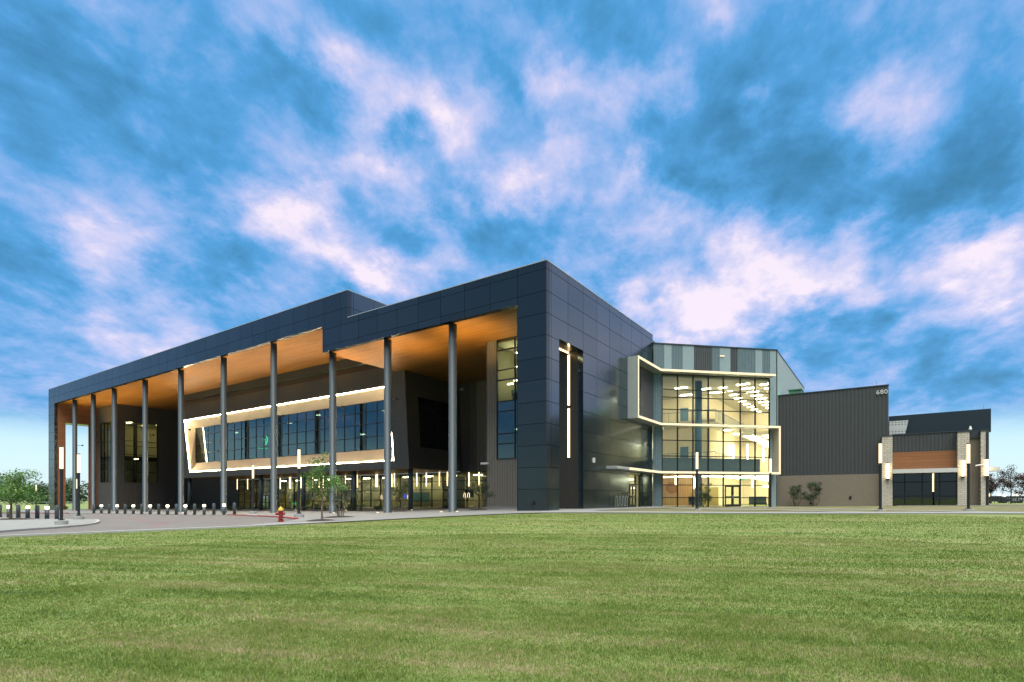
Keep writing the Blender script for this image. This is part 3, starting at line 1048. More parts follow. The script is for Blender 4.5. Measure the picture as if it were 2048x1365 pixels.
curtain('window', fxp(-90.82), [7.5, 9.3, 10.9, 12.7], [4.56, 6.4, 8.9, 9.5, 11.0, 11.9, 15.3], M['glass_mid'], .1, .16, B)


def room(x0, x1, y0, y1, z0, z1, wall, ceil, floor, name='room', open_='front', t=.12):
    """an open-fronted interior; parts: room > ceiling, floor"""
    mb = MB()
    if open_ != 'left':
        mb.box(x0 - t, x0, y0, y1, z0, z1)
    if open_ != 'right':
        mb.box(x1, x1 + t, y0, y1, z0, z1)
    mb.box(x0 - t, x1 + t, y1, y1 + t, z0, z1)
    r = mb.build(name, wall, B)
    m2 = MB()
    m2.box(x0, x1, y0, y1, z1 - .1, z1 - .005)
    sub(m2, 'ceiling', ceil, r)
    m3 = MB()
    m3.box(x0, x1, y0, y1, z0 + .005, z0 + .1)
    sub(m3, 'floor', floor, r)
    return r


# stairwell behind the left recess windows
r = room(-98.8, -90.95, 6.4, 16, 4.3, 15.6, M['in_wall'], M['in_ceil'], M['in_floor'], 'stair_room', 'right')
mb = MB()
for z in (9.2,):
    mb.box(-98.8, -90.95, 6.5, 16, z - .25, z)
mb.box(-95.2, -94.8, 10.5, 11, 4.4, 15.4)
sub(mb, 'landing', M['in_dark'], r)
mb = MB()
for (x, y) in ((-94, 9), (-96.5, 12.5), (-93, 13.5)):
    mb.box(x, x + 1.8, y, y + .2, 15.35, 15.45)
mb.box(-93.5, -92.2, 10.0, 10.2, 8.85, 8.92)
sub(mb, 'ceiling_lamp', M['ceil_dim'], r)
# upper rear wall of the portico, between the recess and the hanging box, and right of the box
mb = MB()
corrugated(mb, fy(18.7), -90.8, -74.0, -1, HI_S, .3)
corrugated(mb, fy(18.7), -24.6, -21.8, 4.98, LOW_S, .3)
mb.build('rear_wall', M['rib_char'], B)
mb = MB()
corrugated(mb, fy(18.62), -21.8, -20.8, 4.98, LOW_S, .4)
mb.build('rear_wall', M['rib_grey'], B)
mb = MB()
corrugated(mb, fy(18.62), -20.8, -10.0, 4.98, LOW_S, .4)
mb.build('rear_wall', M['rib_taupe'], B)
mb = MB()
mb.box(-23.3, -10.0, 18.4, 18.7, 4.94, 4.979)
mb.build('lintel', M['frame'], B)

# hanging upper box: front face with a tapered, lit recess round a ribbon window
XR_T, XR_B, XL = -23.75, -23.06, -74.0
ZB, ZT = 4.98, 16.56
oL_T, oL_B, oR_T, oR_B = (-73.6, 14.3), (-71.8, 5.9), (-26.3, 14.3), (-25.4, 5.9)
mb = MB()
YF = 9.6
XRT2 = -23.8


def cor_poly(mb, x0, x1, zlo, zhi, per=.3, d=.045):
    """folded sheet on y=YF between slanting bottom/top limits given as functions of x"""
    n = max(1, round((x1 - x0) / per))
    p = (x1 - x0) / n
    prof = []
    for i in range(n):
        a = x0 + i * p
        prof += [(a, 0), (a + .35 * p, 0), (a + .45 * p, d), (a + .90 * p, d)]
    prof.append((x1, 0))
    vs = []
    for (u, w) in prof:
        vs += [(u, YF - w, zlo(u)), (u, YF - w, zhi(u))]
    mb.add(vs, [(2 * i, 2 * i + 2, 2 * i + 3, 2 * i + 1) for i in range(len(prof) - 1)])


lerp = lambda x, a, b: a[1] + (b[1] - a[1]) * (x - a[0]) / (b[0] - a[0])
cor_poly(mb, XL, XR_T, lambda x: 14.3, lambda x: ZT)                                        # above the recess
cor_poly(mb, XL, XR_B, lambda x: ZB, lambda x: 5.9)                                         # below
cor_poly(mb, XL, oL_T[0], lambda x: 5.9, lambda x: 14.3)
cor_poly(mb, oL_T[0], oL_B[0], lambda x: 5.9, lambda x: lerp(x, oL_B, oL_T))
cor_poly(mb, oR_T[0], oR_B[0], lambda x: lerp(x, oR_T, oR_B), lambda x: 14.3)
cor_poly(mb, oR_B[0], -23.75, lambda x: 5.9, lambda x: 14.3)
cor_poly(mb, -23.75, XR_B, lambda x: 5.9, lambda x: max(5.95, lerp(x, (XR_B, 5.0), (XR_T, 15.7))))
ub = mb.build('upper_box', M['rib_grey'], B)
mb = MB()
mb.hexa([(XR_T, YF + .01, 15.71), (XR_B, YF + .01, ZB), (XR_B - .2, YF + .01, ZB), (XR_T - .2, YF + .01, 15.71)],
        [(XR_T, 11.5, 15.71), (XR_B, 11.5, ZB), (XR_B - .2, 11.5, ZB), (XR_T - .2, 11.5, 15.71)])
a1, a2 = (XR_T, 15.71), (XR_B, ZB)
xs_ = lambda z: a1[0] + (a2[0] - a1[0]) * (z - a1[1]) / (a2[1] - a1[1])
for (y0, y1, z0, z1) in ((11.5, 18.7, 13.1, 15.71), (11.5, 18.7, ZB, 7.4), (17.4, 18.7, 7.4, 13.1)):
    mb.hexa([(xs_(z0), y0, z0), (xs_(z1), y0, z1), (xs_(z1) - .2, y0, z1), (xs_(z0) - .2, y0, z0)],
            [(xs_(z0), y1, z0), (xs_(z1), y1, z1), (xs_(z1) - .2, y1, z1), (xs_(z0) - .2, y1, z0)])
sub(mb, 'box_side', M['rib_char'], ub)
curtain('window', lambda u, n, z: (xs_(z) - .1 + n, u, z), [11.5, 13.0, 14.5, 16.0, 17.4], [7.4, 9.3, 11.2, 12.0, 13.1], M['glass_black'], .1, .12, B)
mb = MB()
mb.box(XL, -23.2, YF + .02, 18.69, ZB, ZB + .08)
sub(mb, 'box_underside', M['wood_soffit'], ub)
mb = MB()
mb.box(XL - .05, XL + .001, YF, 18.7, ZB, ZT)
sub(mb, 'box_end', M['rib_char'], ub)
# brown and dark clerestory bands above the box up to the high soffit
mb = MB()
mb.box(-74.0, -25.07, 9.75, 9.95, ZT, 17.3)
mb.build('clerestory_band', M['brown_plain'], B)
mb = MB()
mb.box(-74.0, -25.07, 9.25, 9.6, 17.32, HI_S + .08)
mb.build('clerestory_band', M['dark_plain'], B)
# recess lining (cream) and light strip
YW = 11.0
wz0, wz1, wxL, wxR = 7.45, 13.15, -72.9, -27.0
mb = MB()
outq = [(oL_T[0], oL_T[1]), (oR_T[0], oR_T[1]), (oR_B[0], oR_B[1]), (oL_B[0], oL_B[1])]
inq = [(wxL, wz1), (wxR, wz1), (wxR, wz0), (wxL, wz0)]
inb = [(oL_T[0] + .1, 14.15), (oR_T[0] + .6, 14.15), (oR_B[0] - .1, 6.0), (oL_B[0] - .0, 6.0)]
for i in range(4):
    a, b = outq[i], outq[(i + 1) % 4]
    c, d = inq[(i + 1) % 4], inq[i]
    mb.add([(a[0], YF, a[1]), (b[0], YF, b[1]), (c[0], YW, c[1]), (d[0], YW, d[1])], [(0, 1, 2, 3)])
    mb.add([(a[0], YF, a[1]), (b[0], YF, b[1]), (c[0], YW + .2, c[1]), (d[0], YW + .2, d[1])], [(3, 2, 1, 0)])
rf = mb.build('recess_lining', M['cream'], B)
mb = MB()
q = .07
for i in range(4):
    a, b = Vector(outq[i]), Vector(outq[(i + 1) % 4])
    t = (b - a).normalized()
    nn = Vector((t.y, -t.x))
    a2_, b2_ = a + nn * q * 1.0 + t * q, b + nn * q * 1.0 - t * q
    mb.hexa([(a.x, YF - .02, a.y), (b.x, YF - .02, b.y), (b2_.x, YF - .02, b2_.y), (a2_.x, YF - .02, a2_.y)],
            [(a.x, YF + .05, a.y), (b.x, YF + .05, b.y), (b2_.x, YF + .05, b2_.y), (a2_.x, YF + .05, a2_.y)])
mb.build('light_strip', M['led_recess'], B)
us = [wxL]
while us[-1] < wxR - 1.5:
    us.append(us[-1] + 1.962)
us = us[:-1] + [wxR] if wxR - us[-1] < 1.2 else us + [wxR]
curtain('window', fy(YW + .02), us, [wz0, 9.0, 10.55, 12.0, wz1], M['glass_dark'], .075, .14, B)
r = room(-73.8, -24.3, YW + .3, 17.9, 6.2, 14.6, M['in_teal'], M['in_dark'], M['in_dark'], 'upper_room')
mb = MB()
for (x, y, z) in ((-66.6, 14, 12.2), (-36.3, 14, 9.9), (-29, 14, 10.6), (-52.2, 14, 12.6), (-45.5, 14, 13.2), (-31.2, 13, 12.4)):
    mb.box(x, x + .7, y, y + .25, z, z + .12)
sub(mb, 'ceiling_lamp', M['ceil'], r)
# green ring emblem glowing behind the glass
mb = MB()
cx, cz, yy = atx = (-50.6, 11.15, 11.6)
cx, cz, yy = -54.0, 10.1, 11.6
pts = [(cx + .62 * math.cos(a), yy, cz + .62 * math.sin(a)) for a in np.linspace(math.radians(125), math.radians(-125), 22)]
mb.tube(pts, .07, 6)
mb.tube([(cx - .5, yy, cz - .1), (cx - .42, yy, cz + .2), (cx - .28, yy, cz), (cx - .14, yy, cz + .2), (cx - .08, yy, cz - .1)], .03, 5)
mb.tube([(cx - .05, yy, cz + .12), (cx + .2, yy, cz + .2), (cx + .05, yy, cz - .22), (cx + .25, yy, cz - .38)], .03, 5)
mb.box(cx - 1.9, cx - 1.1, yy, yy + .04, cz - 1.1, cz - 1.04)
mb.box(cx - .9, cx + .6, yy, yy + .04, cz - 1.2, cz - 1.14)
mb.build('green_emblem', M['neon'], B)

# tall front columns, each with a small up-light half way up
COLS = [(-9.25, LOW_S), (-16.8, LOW_S), (-24.44, LOW_S), (-34.33, HI_S), (-44.54, HI_S), (-55.03, HI_S), (-65.43, HI_S), (-75.89, HI_S),
        (-84.03, HI_S), (-92.01, HI_S)]
for i, (x, zt) in enumerate(COLS):
    mb = MB()
    mb.lathe((x, .75, 0), [(.36, G(x, .6) - .3), (.36, G(x, .6) + .12), (.33, G(x, .6) + .13), (.33, zt)], 28)
    c = mb.build('column', M['column'], B, smooth=True)
    mb = MB()
    zf = 10.6
    mb.box(x + .12, x + .20, 1.05, 1.75, zf - .03, zf + .03)
    mb.lathe((x + .16, 1.75, zf - .08), [(.10, 0), (.13, .22)], 10)
    sub(mb, 'uplight', M['black_metal'], c)
    ld = bpy.data.lights.new('portico_lamp', 'SPOT')
    ld.energy = 950 if zt < 17 else 1250
    ld.color = (1.0, 0.62, 0.24)
    ld.spot_size = math.radians(104)
    ld.spot_blend = 0.9
    ld.shadow_soft_size = .12
    lo = bpy.data.objects.new('portico_lamp', ld)
    COL.objects.link(lo)
    lo.location = (x + .16, 1.78, zf + .25)
    lo.rotation_euler = (math.radians(180 - 12), 0, 0)
# lower round columns under the box
for x in (-73.38, -63.2, -52.85, -42.99, -32.96, -23.55):
    mb = MB()
    mb.lathe((x, 10.3, 0), [(.27, G(x, 10.2) - .3), (.27, ZB)], 20)
    mb.build('lower_column', M['column'], B, smooth=True)

# ribbed stair tower face beside the corner pier
mb = MB()
corrugated(mb, fy(6.3), -10.0, -8.80, .2, LOW_S, .27, .06)
corrugated(mb, fy(6.3), -8.80, -2.48, .2, 5.15, .27, .06)
mb.build('tower_wall', M['rib_taupe'], B)
mb = MB()
mb.box(-10.02, -2.48, 6.22, 6.5, -1, .98)
mb.build('tower_plinth', M['concrete'], B)
mb = MB()
mb.box(-10.05, -9.95, 6.3, 18.6, -1, LOW_S)
mb.build('tower_return', M['rib_char'], B)
curtain('window', fy(6.27), [-8.80, -6.88, -4.7, -2.48], [10.22, 12.11, 12.99, 14.75, 15.70], M['glass_mid'], .1, .16, B)
curtain('window', fy(6.27), [-8.80, -6.88, -4.7, -2.48], [5.15, 6.49, 7.37, 9.34, 10.21], M['glass_dark'], .1, .16, B)
r = room(-9.5, -.7, 6.7, 14, .8, 15.68, simple('stair wall paint', (0.24, 0.24, 0.16, 1), .8), M['in_ceil'], M['in_floor'], 'stair_room')
mb = MB()
mb.box(-9.5, -.7, 6.75, 14, 8.2, 8.5)
mb.box(-9.5, -4.5, 9.5, 14, 11.6, 11.9)
mb.box(-9.5, -.7, 9.0, 9.2, 8.5, 10.6)
mb.box(-4.4, -4.0, 10, 10.4, .9, 15.5)
mb.hexa([(-9, 9, 8.5), (-4, 9, 11.6), (-4, 9, 11.9), (-9, 9, 8.8)], [(-9, 9.6, 8.5), (-4, 9.6, 11.6), (-4, 9.6, 11.9), (-9, 9.6, 8.8)])
sub(mb, 'landing', M['in_teal'], r)
mb = MB()
for (x, y, z) in ((-8.3, 8.2, 13.6), (-8.9, 9.0, 12.6), (-8.0, 8.6, 12.9), (-8.9, 8.0, 12.1), (-8.0, 8.3, 11.9), (-9.0, 9.2, 8.1), (-8.3, 8.2, 14.9)):
    mb.box(x, x + .55, y, y + .12, z, z + .07)
mb.box(-8, -5, 9, 9.3, 15.45, 15.52)
sub(mb, 'ceiling_lamp', M['ceil'], r)

# ground floor glazing under the box and rear wall
G0 = lambda x: G(x, 18.7)
def lobby_glass(us, zt=4.9):
    zb = G(sum(us) / len(us), 18.7) + .03
    h = zt - zb
    return curtain('curtain_wall', fy(18.66), us, [zb, zb + h * .22, zb + h * .53, zb + h * .76, zt], M['glass_mid'], .08, .16, B)
lobby_glass([-41.48, -39.64, -37.66, -35.8, -33.86, -31.9, -30.01, -28.13, -26.23, -24.14, -22.36, -20.48, -18.6, -16.7, -14.8, -12.8, -10.05])
lobby_glass([-57.5, -55.2, -52.9, -50.6, -48.3, -46.0, -43.75, -41.60])
lobby_glass([-73.9, -72.0, -70.0, -68.2, -66.3, -64.2, -62.0, -59.8, -57.62])
# lobby interior
mb = MB()
mb.box(-74, -10, 25.9, 26.1, -1, 5)
mb.box(-74.2, -74, 18.8, 27, -1, 5)
mb.box(-10, -9.8, 18.8, 27, -1, 5)
lb = mb.build('lobby', simple('lobby wall paint', (0.34, 0.31, 0.20, 1), .8), B)
mb = MB()
mb.box(-74, -10, 18.8, 27, 4.85, 4.97)
sub(mb, 'ceiling', simple('lobby ceiling', (0.30, 0.28, 0.20, 1), .9), lb)
lf = drape('floor', [(-74, 18.8), (-10, 18.8), (-10, 27), (-74, 27)], .08, M['in_floor'], kind=None)
lf.parent = lb
mb = MB()
for (x0, x1, y, z0, z1) in ((-26.8, -25.0, 21.5, .3, 4.6), (-23.0, -21.4, 22.5, .3, 4.4), (-12.9, -10.2, 22, 1.6, 4.2), (-47.5, -44.5, 24.5, 2.6, 3.6),
                            (-36.0, -33.5, 24.5, 3.0, 3.9), (-66, -62, 26, 1.9, 4), (-30.5, -28.8, 23.5, .2, 4.2)):
    mb.box(x0, x1, y, y + .2, z0, z1)
sub(mb, 'partition', M['in_wall'], lb)
mb = MB()
for (x0, x1, y, z0, z1) in ((-64.6, -62.4, 23, .6, 2.7), (-61.6, -59.6, 23, .6, 2.7), (-56.6, -53.2, 24, 1.4, 3.0), (-52.6, -49.6, 24, 1.4, 3.0), (-20.2, -18.6, 21.6, .5, 4.6),
                            (-70.8, -69.4, 25, .2, 2.4)):
    mb.box(x0, x1, y, y + .15, z0, z1)
sub(mb, 'lit_partition', M['in_yellow'], lb)
mb = MB()
for (x0, x1, y, z0, z1) in ((-38.5, -35.0, 25.5, 1.2, 2.6), (-16.8, -13.2, 25, .8, 3.0), (-24.9, -23.4, 21.3, 1.8, 2.8)):
    mb.box(x0, x1, y, y + .1, z0, z1)
sub(mb, 'teal_panel', M['in_teal'], lb)
mb = MB()
for x in np.arange(-71, -11, 4.4):
    for y in (24.2,):
        mb.box(x + (y - 20) * .3, x + 1.3 + (y - 20) * .3, y, y + .22, 4.80, 4.848)
sub(mb, 'ceiling_lamp', M['lobby_fill'], lb)  # no lamps seen here; added to light the lobby
mb = MB()
mb.box(-36.6, -36.2, 22, 22.1, 1.7, 2.3)
mb.box(-35.4, -35.0, 22, 22.1, 1.6, 2.0)
sub(mb, 'screen', M['blue_screen'], lb)
mb = MB()
mb.box(-64.4, -63.5, 22.9, 22.95, .65, 1.0)
sub(mb, 'exit_sign', M['exit'], lb)


def door_pair(xf, u0, u1, z0, z1, parent=None, leaf=.12):
    """double glazed doors: door > handle, glass"""
    um = (u0 + u1) / 2
    for a, b in ((u0, um - .01), (um + .01, u1)):
        mb = MB(xf)
        zm = z0 + (z1 - z0) * .46
        mb.box(a, a + leaf, .02, .09, z0, z1)
        mb.box(b - leaf, b, .02, .09, z0, z1)
        mb.box(a + leaf, b - leaf, .025, .085, z0, z0 + .26)
        mb.box(a + leaf, b - leaf, .025, .085, z1 - .14, z1)
        mb.box(a + leaf, b - leaf, .025, .085, zm - .07, zm + .07)
        d = mb.build('door', M['frame'], parent or B)
        g = MB(xf)
        g.box(a + leaf, b - leaf, .045, .06, z0 + .26, z1 - .14)
        gl = g.build('glass', M['glass_clear'])
        gl.parent = d
        h = MB(xf)
        hu = b - leaf / 2 if a == u0 else a + leaf / 2
        h.tube([(hu, .13, z0 + .85), (hu, .13, z0 + 1.25)], .018, 6)
        hh = h.build('handle', M['steel'])
        hh.parent = d


zd = G(-68, 18.7) + .05
door_pair(fy(18.55), -69.9, -68.25, zd, zd + 2.3)
door_pair(fy(18.55), -66.2, -64.3, zd, zd + 2.3)
zd = G(-25, 18.7) + .05
door_pair(fy(18.55), -26.15, -24.2, zd, zd + 2.3)

# side door bay
mb = MB()
mb.box(-.45, -.30, 14.8, 18.45, 4.0, 4.14)
mb.box(-1.6, -.452, 14.6, 14.8, .5, 4.15)
mb.box(-1.6, -.452, 18.45, 18.6, .5, 4.15)
mb.box(-4.0, -1.6, 21.0, 21.2, .5, 4.15)
mb.build('door_bay', M['in_wall'], B)
curtain('curtain_wall', fxp(-.38), [14.8, 15.6, 17.4, 18.45], [.82, 3.05, 4.0], M['glass_clear'], .09, .14, B)
door_pair(lambda u, n, z: (-.33 + n, u, z), 15.66, 17.34, .84, 3.0)
mb = MB()
mb.box(-5, -1.6, 13, 13.2, .5, 4.2)
mb.box(-5, -4.8, 13.2, 20, .5, 4.2)
mb.box(-5, -1.0, 13.2, 20, 4.15, 4.25)
mb.build('vestibule', M['in_wall'], B)
mb = MB()
mb.box(-3.2, -2.2, 15.5, 15.8, 4.05, 4.12)
mb.box(-3.2, -2.2, 17.5, 17.8, 4.05, 4.12)
mb.build('ceiling_lamp', M['ceil'], B)
# wall fittings on the side wall
mb = MB()
mb.box(.003, .09, 7.28, 7.60, 4.60, 4.98)
mb.build('wall_louvre', M['white_metal'], B)
mb = MB()
mb.box(-1.2, -1.0, -.10, -.002, 1.2, 1.5)
mb.tube([(-1.1, -.1, 1.35), (-1.1, -.22, 1.3)], .05, 8)
mb.build('hose_tap', M['black_metal'], B)

# ------------------------------------------------ 45 degree glass front
KE = 14.16
BX, BY = W45(KE, 0, 0)[:2]
mb = MB()
mb.hexa([(0.0, Y1 + .01, 17.3), (BX, BY, 17.3), (BX, 55.4, 17.3), (-20, 55.4, 17.3), (-20, 24.1, 17.3), (-.46, 24.1, 17.3)],
        [(0.0, Y1 + .01, 17.5), (BX, BY, 17.5), (BX, 55.4, 17.5), (-20, 55.4, 17.5), (-20, 24.1, 17.5), (-.46, 24.1, 17.5)])
mb.build('roof', M['dark_plain'], B)
bands = [(.09, 1.24, 'r'), (1.24, 2.07, 'f'), (2.07, 3.29, 'r'), (3.29, 4.57, 'f'), (4.57, 6.61, 'd'), (6.61, 7.5, 'r'), (7.5, 8.73, 'f'), (8.73, 9.55, 'd'),
         (9.55, 11.64, 'r'), (11.64, 12.46, 'f'), (12.46, 13.38, 'r'), (13.38, 14.12, 'f')]
key = {'r': ('blue_rib', .17, .05), 'd': ('blue_dark', .2, .05), 'f': ('blue_flat', 3.0, .0)}
for kk in 'rfd':
    mb = MB()
    for a, b, t in bands:
        if t == kk:
            if t == 'f':
                o_ = mb.xf
                mb.xf = W45
                mb.box(a + .01, b - .01, 0, .03, 14.7, 17.5)
                mb.xf = o_
            else:
                corrugated(mb, W45, a, b, 14.7, 17.5, key[t][1], .05)
    mb.build('wall_cladding', M[key[kk][0]], B)
mb = MB()
corrugated(mb, W45, .05, 1.01, -.5, 14.7, .2, .05)
mb.build('wall_cladding', M['blue_rib'], B)
mb = MB()
mb.xf = W45
mb.box(13.29, 14.12, 0, .03, -.5, 14.7)
mb.build('wall_cladding', M['blue_flat'], B)
mb = MB()
mb.xf = W45
mb.box(.03, KE + .06, -.4, .09, 17.5, 17.62)
mb.build('coping', M['dark_plain'], B)
mb = MB()
mb.xf = W45
mb.box(KE - .03, KE + .05, -.3, .07, -.5, 17.5)
mb.build('corner_trim', M['dark_plain'], B)
KS = [1.01, 2.73, 4.46, 6.19, 7.91, 9.88, 11.61, 13.29]
mb = MB()
mb.xf = W45
mb.box(1.01, 13.29, -.35, .02, 9.12, 9.38)
mb.box(1.01, 13.29, -.35, .02, 4.20, 4.46)
mb.box(1.01, 13.29, -.35, .02, 14.42, 14.7)
mb.build('floor_edge', M['frame'], B)
curtain('curtain_wall', W45, KS, [9.38, 10.84, 12.1, 12.9, 14.42], M['glass_clear'], .085, .16, B)
curtain('curtain_wall', W45, KS, [4.46, 6.05, 7.67, 9.12], M['glass_clear'], .085, .16, B)
curtain('curtain_wall', W45, KS, [.80, 1.76, 3.07, 4.20], M['glass_clear'], .085, .16, B)
door_pair(lambda u, n, z: W45(u, n + .06, z), 8.02, 9.78, .82, 3.02)
# pale long side wall of the glass block
mb = MB()
corrugated(mb, fxp(BX), BY, 55.4, -.5, 17.5, .5, .05)
mb.build('block_side_wall', M['pale_wall'], B)
mb = MB()
mb.box(BX - .2, BX + .08, BY + .1, 55.4, 17.5, 17.6)
mb.build('coping', M['dark_plain'], B)

# folded canopies with a light line on the outer edge
ODIR = 1.0


def ribbon(z0, z1, ystart, kend, lit_from=None):
    """canopy slab following side wall and 45 degree wall"""
    ins = [(0.002, ystart), (0.002, Y1 + .0), W45(kend, .1, 0)[:2]]
    outs = [(ODIR, ystart), (ODIR, 20.76), W45(kend, ODIR, 0)[:2]]
    mb = MB()
    for i in range(2):
        mb.hexa([(*ins[i], z0), (*outs[i], z0), (*outs[i + 1], z0), (*ins[i + 1], z0)],
                [(*ins[i], z1), (*outs[i], z1), (*outs[i + 1], z1), (*ins[i + 1], z1)])
    c = mb.build('canopy', M['silver'], B)
    y = lit_from or ystart
    o1 = [(ODIR + .003, y), (ODIR + .003, 20.76), W45(kend, ODIR + .003, 0)[:2]]
    o2 = [(ODIR + .05, y), (ODIR + .05, 20.74), W45(kend, ODIR + .05, 0)[:2]]
    mb = MB()
    for i in range(2):
        mb.hexa([(*o1[i], z0 + .02), (*o2[i], z0 + .02), (*o2[i + 1], z0 + .02), (*o1[i + 1], z0 + .02)],
                [(*o1[i], z1 - .02), (*o2[i], z1 - .02), (*o2[i + 1], z1 - .02), (*o1[i + 1], z1 - .02)])
    sub(mb, 'light_strip', M['led_white'], c)
    return c


ribbon(14.50, 14.74, 14.75, 13.30)
c2_ = ribbon(9.06, 9.30, 14.75, 13.72)
c3_ = ribbon(4.20, 4.44, 9.9, 13.72, 12.6)
mb = MB()
mb.box(.002, ODIR, 14.60, 14.75, 9.06, 14.74)
f1 = mb.build('canopy_fin', M['silver'], B)
mb = MB()
mb.box(ODIR + .003, ODIR + .05, 14.60, 14.75, 9.07, 14.73)
sub(mb, 'light_strip', M['led_white'], f1)
mb = MB()
mb.xf = W45
mb.box(13.72, 13.86, -.2, ODIR, 4.20, 9.30)
f2 = mb.build('canopy_fin', M['cream'], B)
mb = MB()
mb.xf = W45
mb.box(13.70, 13.88, ODIR + .003, ODIR + .05, 4.22, 9.29)
sub(mb, 'light_strip', M['led_white'], f2)
# glazing slit and ribbed cladding inside the upper fold
curtain('window', fxp(.06), [15.7, 16.6, 17.5], [9.32, 10.9, 12.1, 13.0, 14.48], M['glass_mid'], .08, .10, B)
mb = MB()
corrugated(mb, fxp(.02), 17.55, Y1 - .02, 9.32, 14.48, .28, .07)
mb.build('wall_cladding', M['blue_dark'], B)
# small white fitting on the top cladding
mb = MB()
mb.xf = W45
mb.box(7.50, 8.0, .06, .12, 16.55, 16.65)
mb.build('wall_lamp', M['led_white'], B)

# ---- atrium interior
mb = MB()
mb.box(-12, 1.8, 35.5, 35.7, .7, 14.6)
mb.box(-12.2, -12, 26, 35.5, .7, 14.6)
mb.box(1.8, 2.0, 35.5, 54, .7, 14.6)
mb.box(1.8, 9.9, 54, 54.2, .7, 14.6)
mb.box(9.8, 9.95, 32, 54, .7, 14.6)
at = mb.build('atrium', M['in_wall'], B)
mb = MB()
AF = [(-.3, Y1 + .5), (9.7, 31.6), (9.8, 54), (-12, 54), (-12, 25), (-4.5, 21.6)]
for (z0, z1) in ((14.30, 14.40),):
    mb.hexa([(*p, z0) for p in AF], [(*p, z1) for p in AF])
sub(mb, 'ceiling', M['in_ceil'], at)
mb = MB()
mb.hexa([(*p, .74) for p in AF], [(*p, .84) for p in AF])
sub(mb, 'floor', M['in_floor'], at)
gal = [(-12, 31.5), (3.6, 31.5), (3.6, 54), (1.9, 54), (1.9, 35.5), (-12, 35.5)]
low = [(-.6, Y1 + 1.0), (9.3, 31.4), (9.8, 31.6), (9.8, 54), (-12, 54), (-12, 25), (-4.5, 21.6)]
mb = MB()
for z in (10.45, 5.6):
    mb.hexa([(*p, z) for p in gal], [(*p, z + .35) for p in gal])
mb.hexa([(*p, 9.2) for p in [(5.4, 36), (9.8, 36), (9.8, 54), (5.4, 54)]], [(*p, 9.5) for p in [(5.4, 36), (9.8, 36), (9.8, 54), (5.4, 54)]])
mb.hexa([(*p, 4.3) for p in [(5.4, 36), (9.8, 36), (9.8, 54), (5.4, 54)]], [(*p, 4.6) for p in [(5.4, 36), (9.8, 36), (9.8, 54), (5.4, 54)]])
sub(mb, 'gallery', M['in_ceil'], at)
mb = MB()
for z in (10.8, 5.95):
    for x in np.arange(-9, 3.6, .9):
        mb.box(x, x + .04, 31.52, 31.56, z, z + 1.05)
    mb.box(-12, 3.62, 31.5, 31.57, z + 1.05, z + 1.11)
    for y in np.arange(32, 54, .6):
        mb.box(3.52, 3.56, y, y + .04, z, z + 1.05)
    mb.box(3.5, 3.57, 31.58, 54, z + 1.05, z + 1.11)
sub(mb, 'railing', M['in_blue'], at)
mb = MB()
mb.xf = W45
mb.box(1.1, 13.2, -1.5, -1.42, 4.47, 5.98)
sub(mb, 'gallery_guard', simple('blue grey guard panel', (0.16, 0.22, 0.25, 1), .5), at)
mb = MB()
for z in (10.8, 5.95):
    for x in (-5.6, -1.6):
        mb.box(x, x + 1.0, 35.42, 35.49, z, z + 2.2)
    mb.box(-8.2, -7.4, 35.44, 35.49, z + 1.0, z + 2.0)
mb.box(-4.4, -3.6, 35.44, 35.49, 1.2, 3.2)
sub(mb, 'interior_door', M['in_blue'], at)
mb = MB()
mb.lathe((3.0, 26.9, 0), [(.38, .84), (.38, 14.29)], 24)
mb.lathe((-7.6, 31.0, 0), [(.3, .84), (.3, 14.29)], 16)
mb.lathe((9.0, 36.0, 0), [(.25, .84), (.25, 9.0)], 16)
sub(mb, 'atrium_column', M['in_blue'], at, smooth=True)
mb = MB()
for y in np.arange(31, 53, 2.6):
    mb.box(6.0, 7.3, y, y + .15, 14.22, 14.298)
    mb.box(8.2, 9.3, y + 1.3, y + 1.44, 14.22, 14.298)
    mb.box(4.0, 4.8, y + .6, y + .74, 14.22, 14.298)
for (x, y) in ((-2.6, 26.5), (-.2, 29), (1.8, 31.2), (-5, 31.8), (-1, 33.6), (2.4, 34), (-5.5, 28), (-8, 30), (-3.4, 24.6)):
    mb.box(x, x + 1.3, y, y + .22, 14.22, 14.298)
sub(mb, 'ceiling_lamp', M['ceil_at'], at)
mb = MB()
for y in np.arange(37, 53, 1.7):
    for z in (9.12, 4.22):
        mb.box(5.6, 6.9, y, y + .16, z, z + .07)
        mb.box(7.6, 9.0, y + .8, y + .96, z, z + .07)
for x in (2.4, 4.2, 6.2, 8.2):
    mb.box(x, x + .10, 45.9, 46.0, 6.6, 9.0)
for (x, y) in ((-4, 33), (-.5, 33), (2.6, 40), (2.6, 45), (-8, 33)):
    mb.box(x, x + .9, y, y + .2, 10.38, 10.44)
    mb.box(x, x + .9, y, y + .2, 5.53, 5.59)
sub(mb, 'ceiling_lamp', M['ceil_at'], at)
mb = MB()
mb.box(-5.5, 1.75, 33.2, 33.4, .84, 4.6)
sub(mb, 'maple_wall', M['in_wood'], at)
mb = MB()
c0 = Vector((-1.9, 33.12, 3.0))
mb.tube([(c0.x, 33.19, c0.z), (c0.x, 33.10, c0.z)], .75, 28)
sub(mb, 'round_plaque', simple('copper plaque', (0.42, 0.19, 0.05, 1), 0.5), at)
mb = MB()
mb.box(1.8, 3.6, 33.0, 33.1, .84, 3.0)
sub(mb, 'warm_panel', M['in_yellow'], at)
mb = MB()
mb.tube([(-2.0, 30.4, 4.2), (1.5, 29.9, 4.2)], .05, 6)
mb.tube([(.2, 28.0, 4.25), (.2, 28.0, 3.2)], .05, 6)
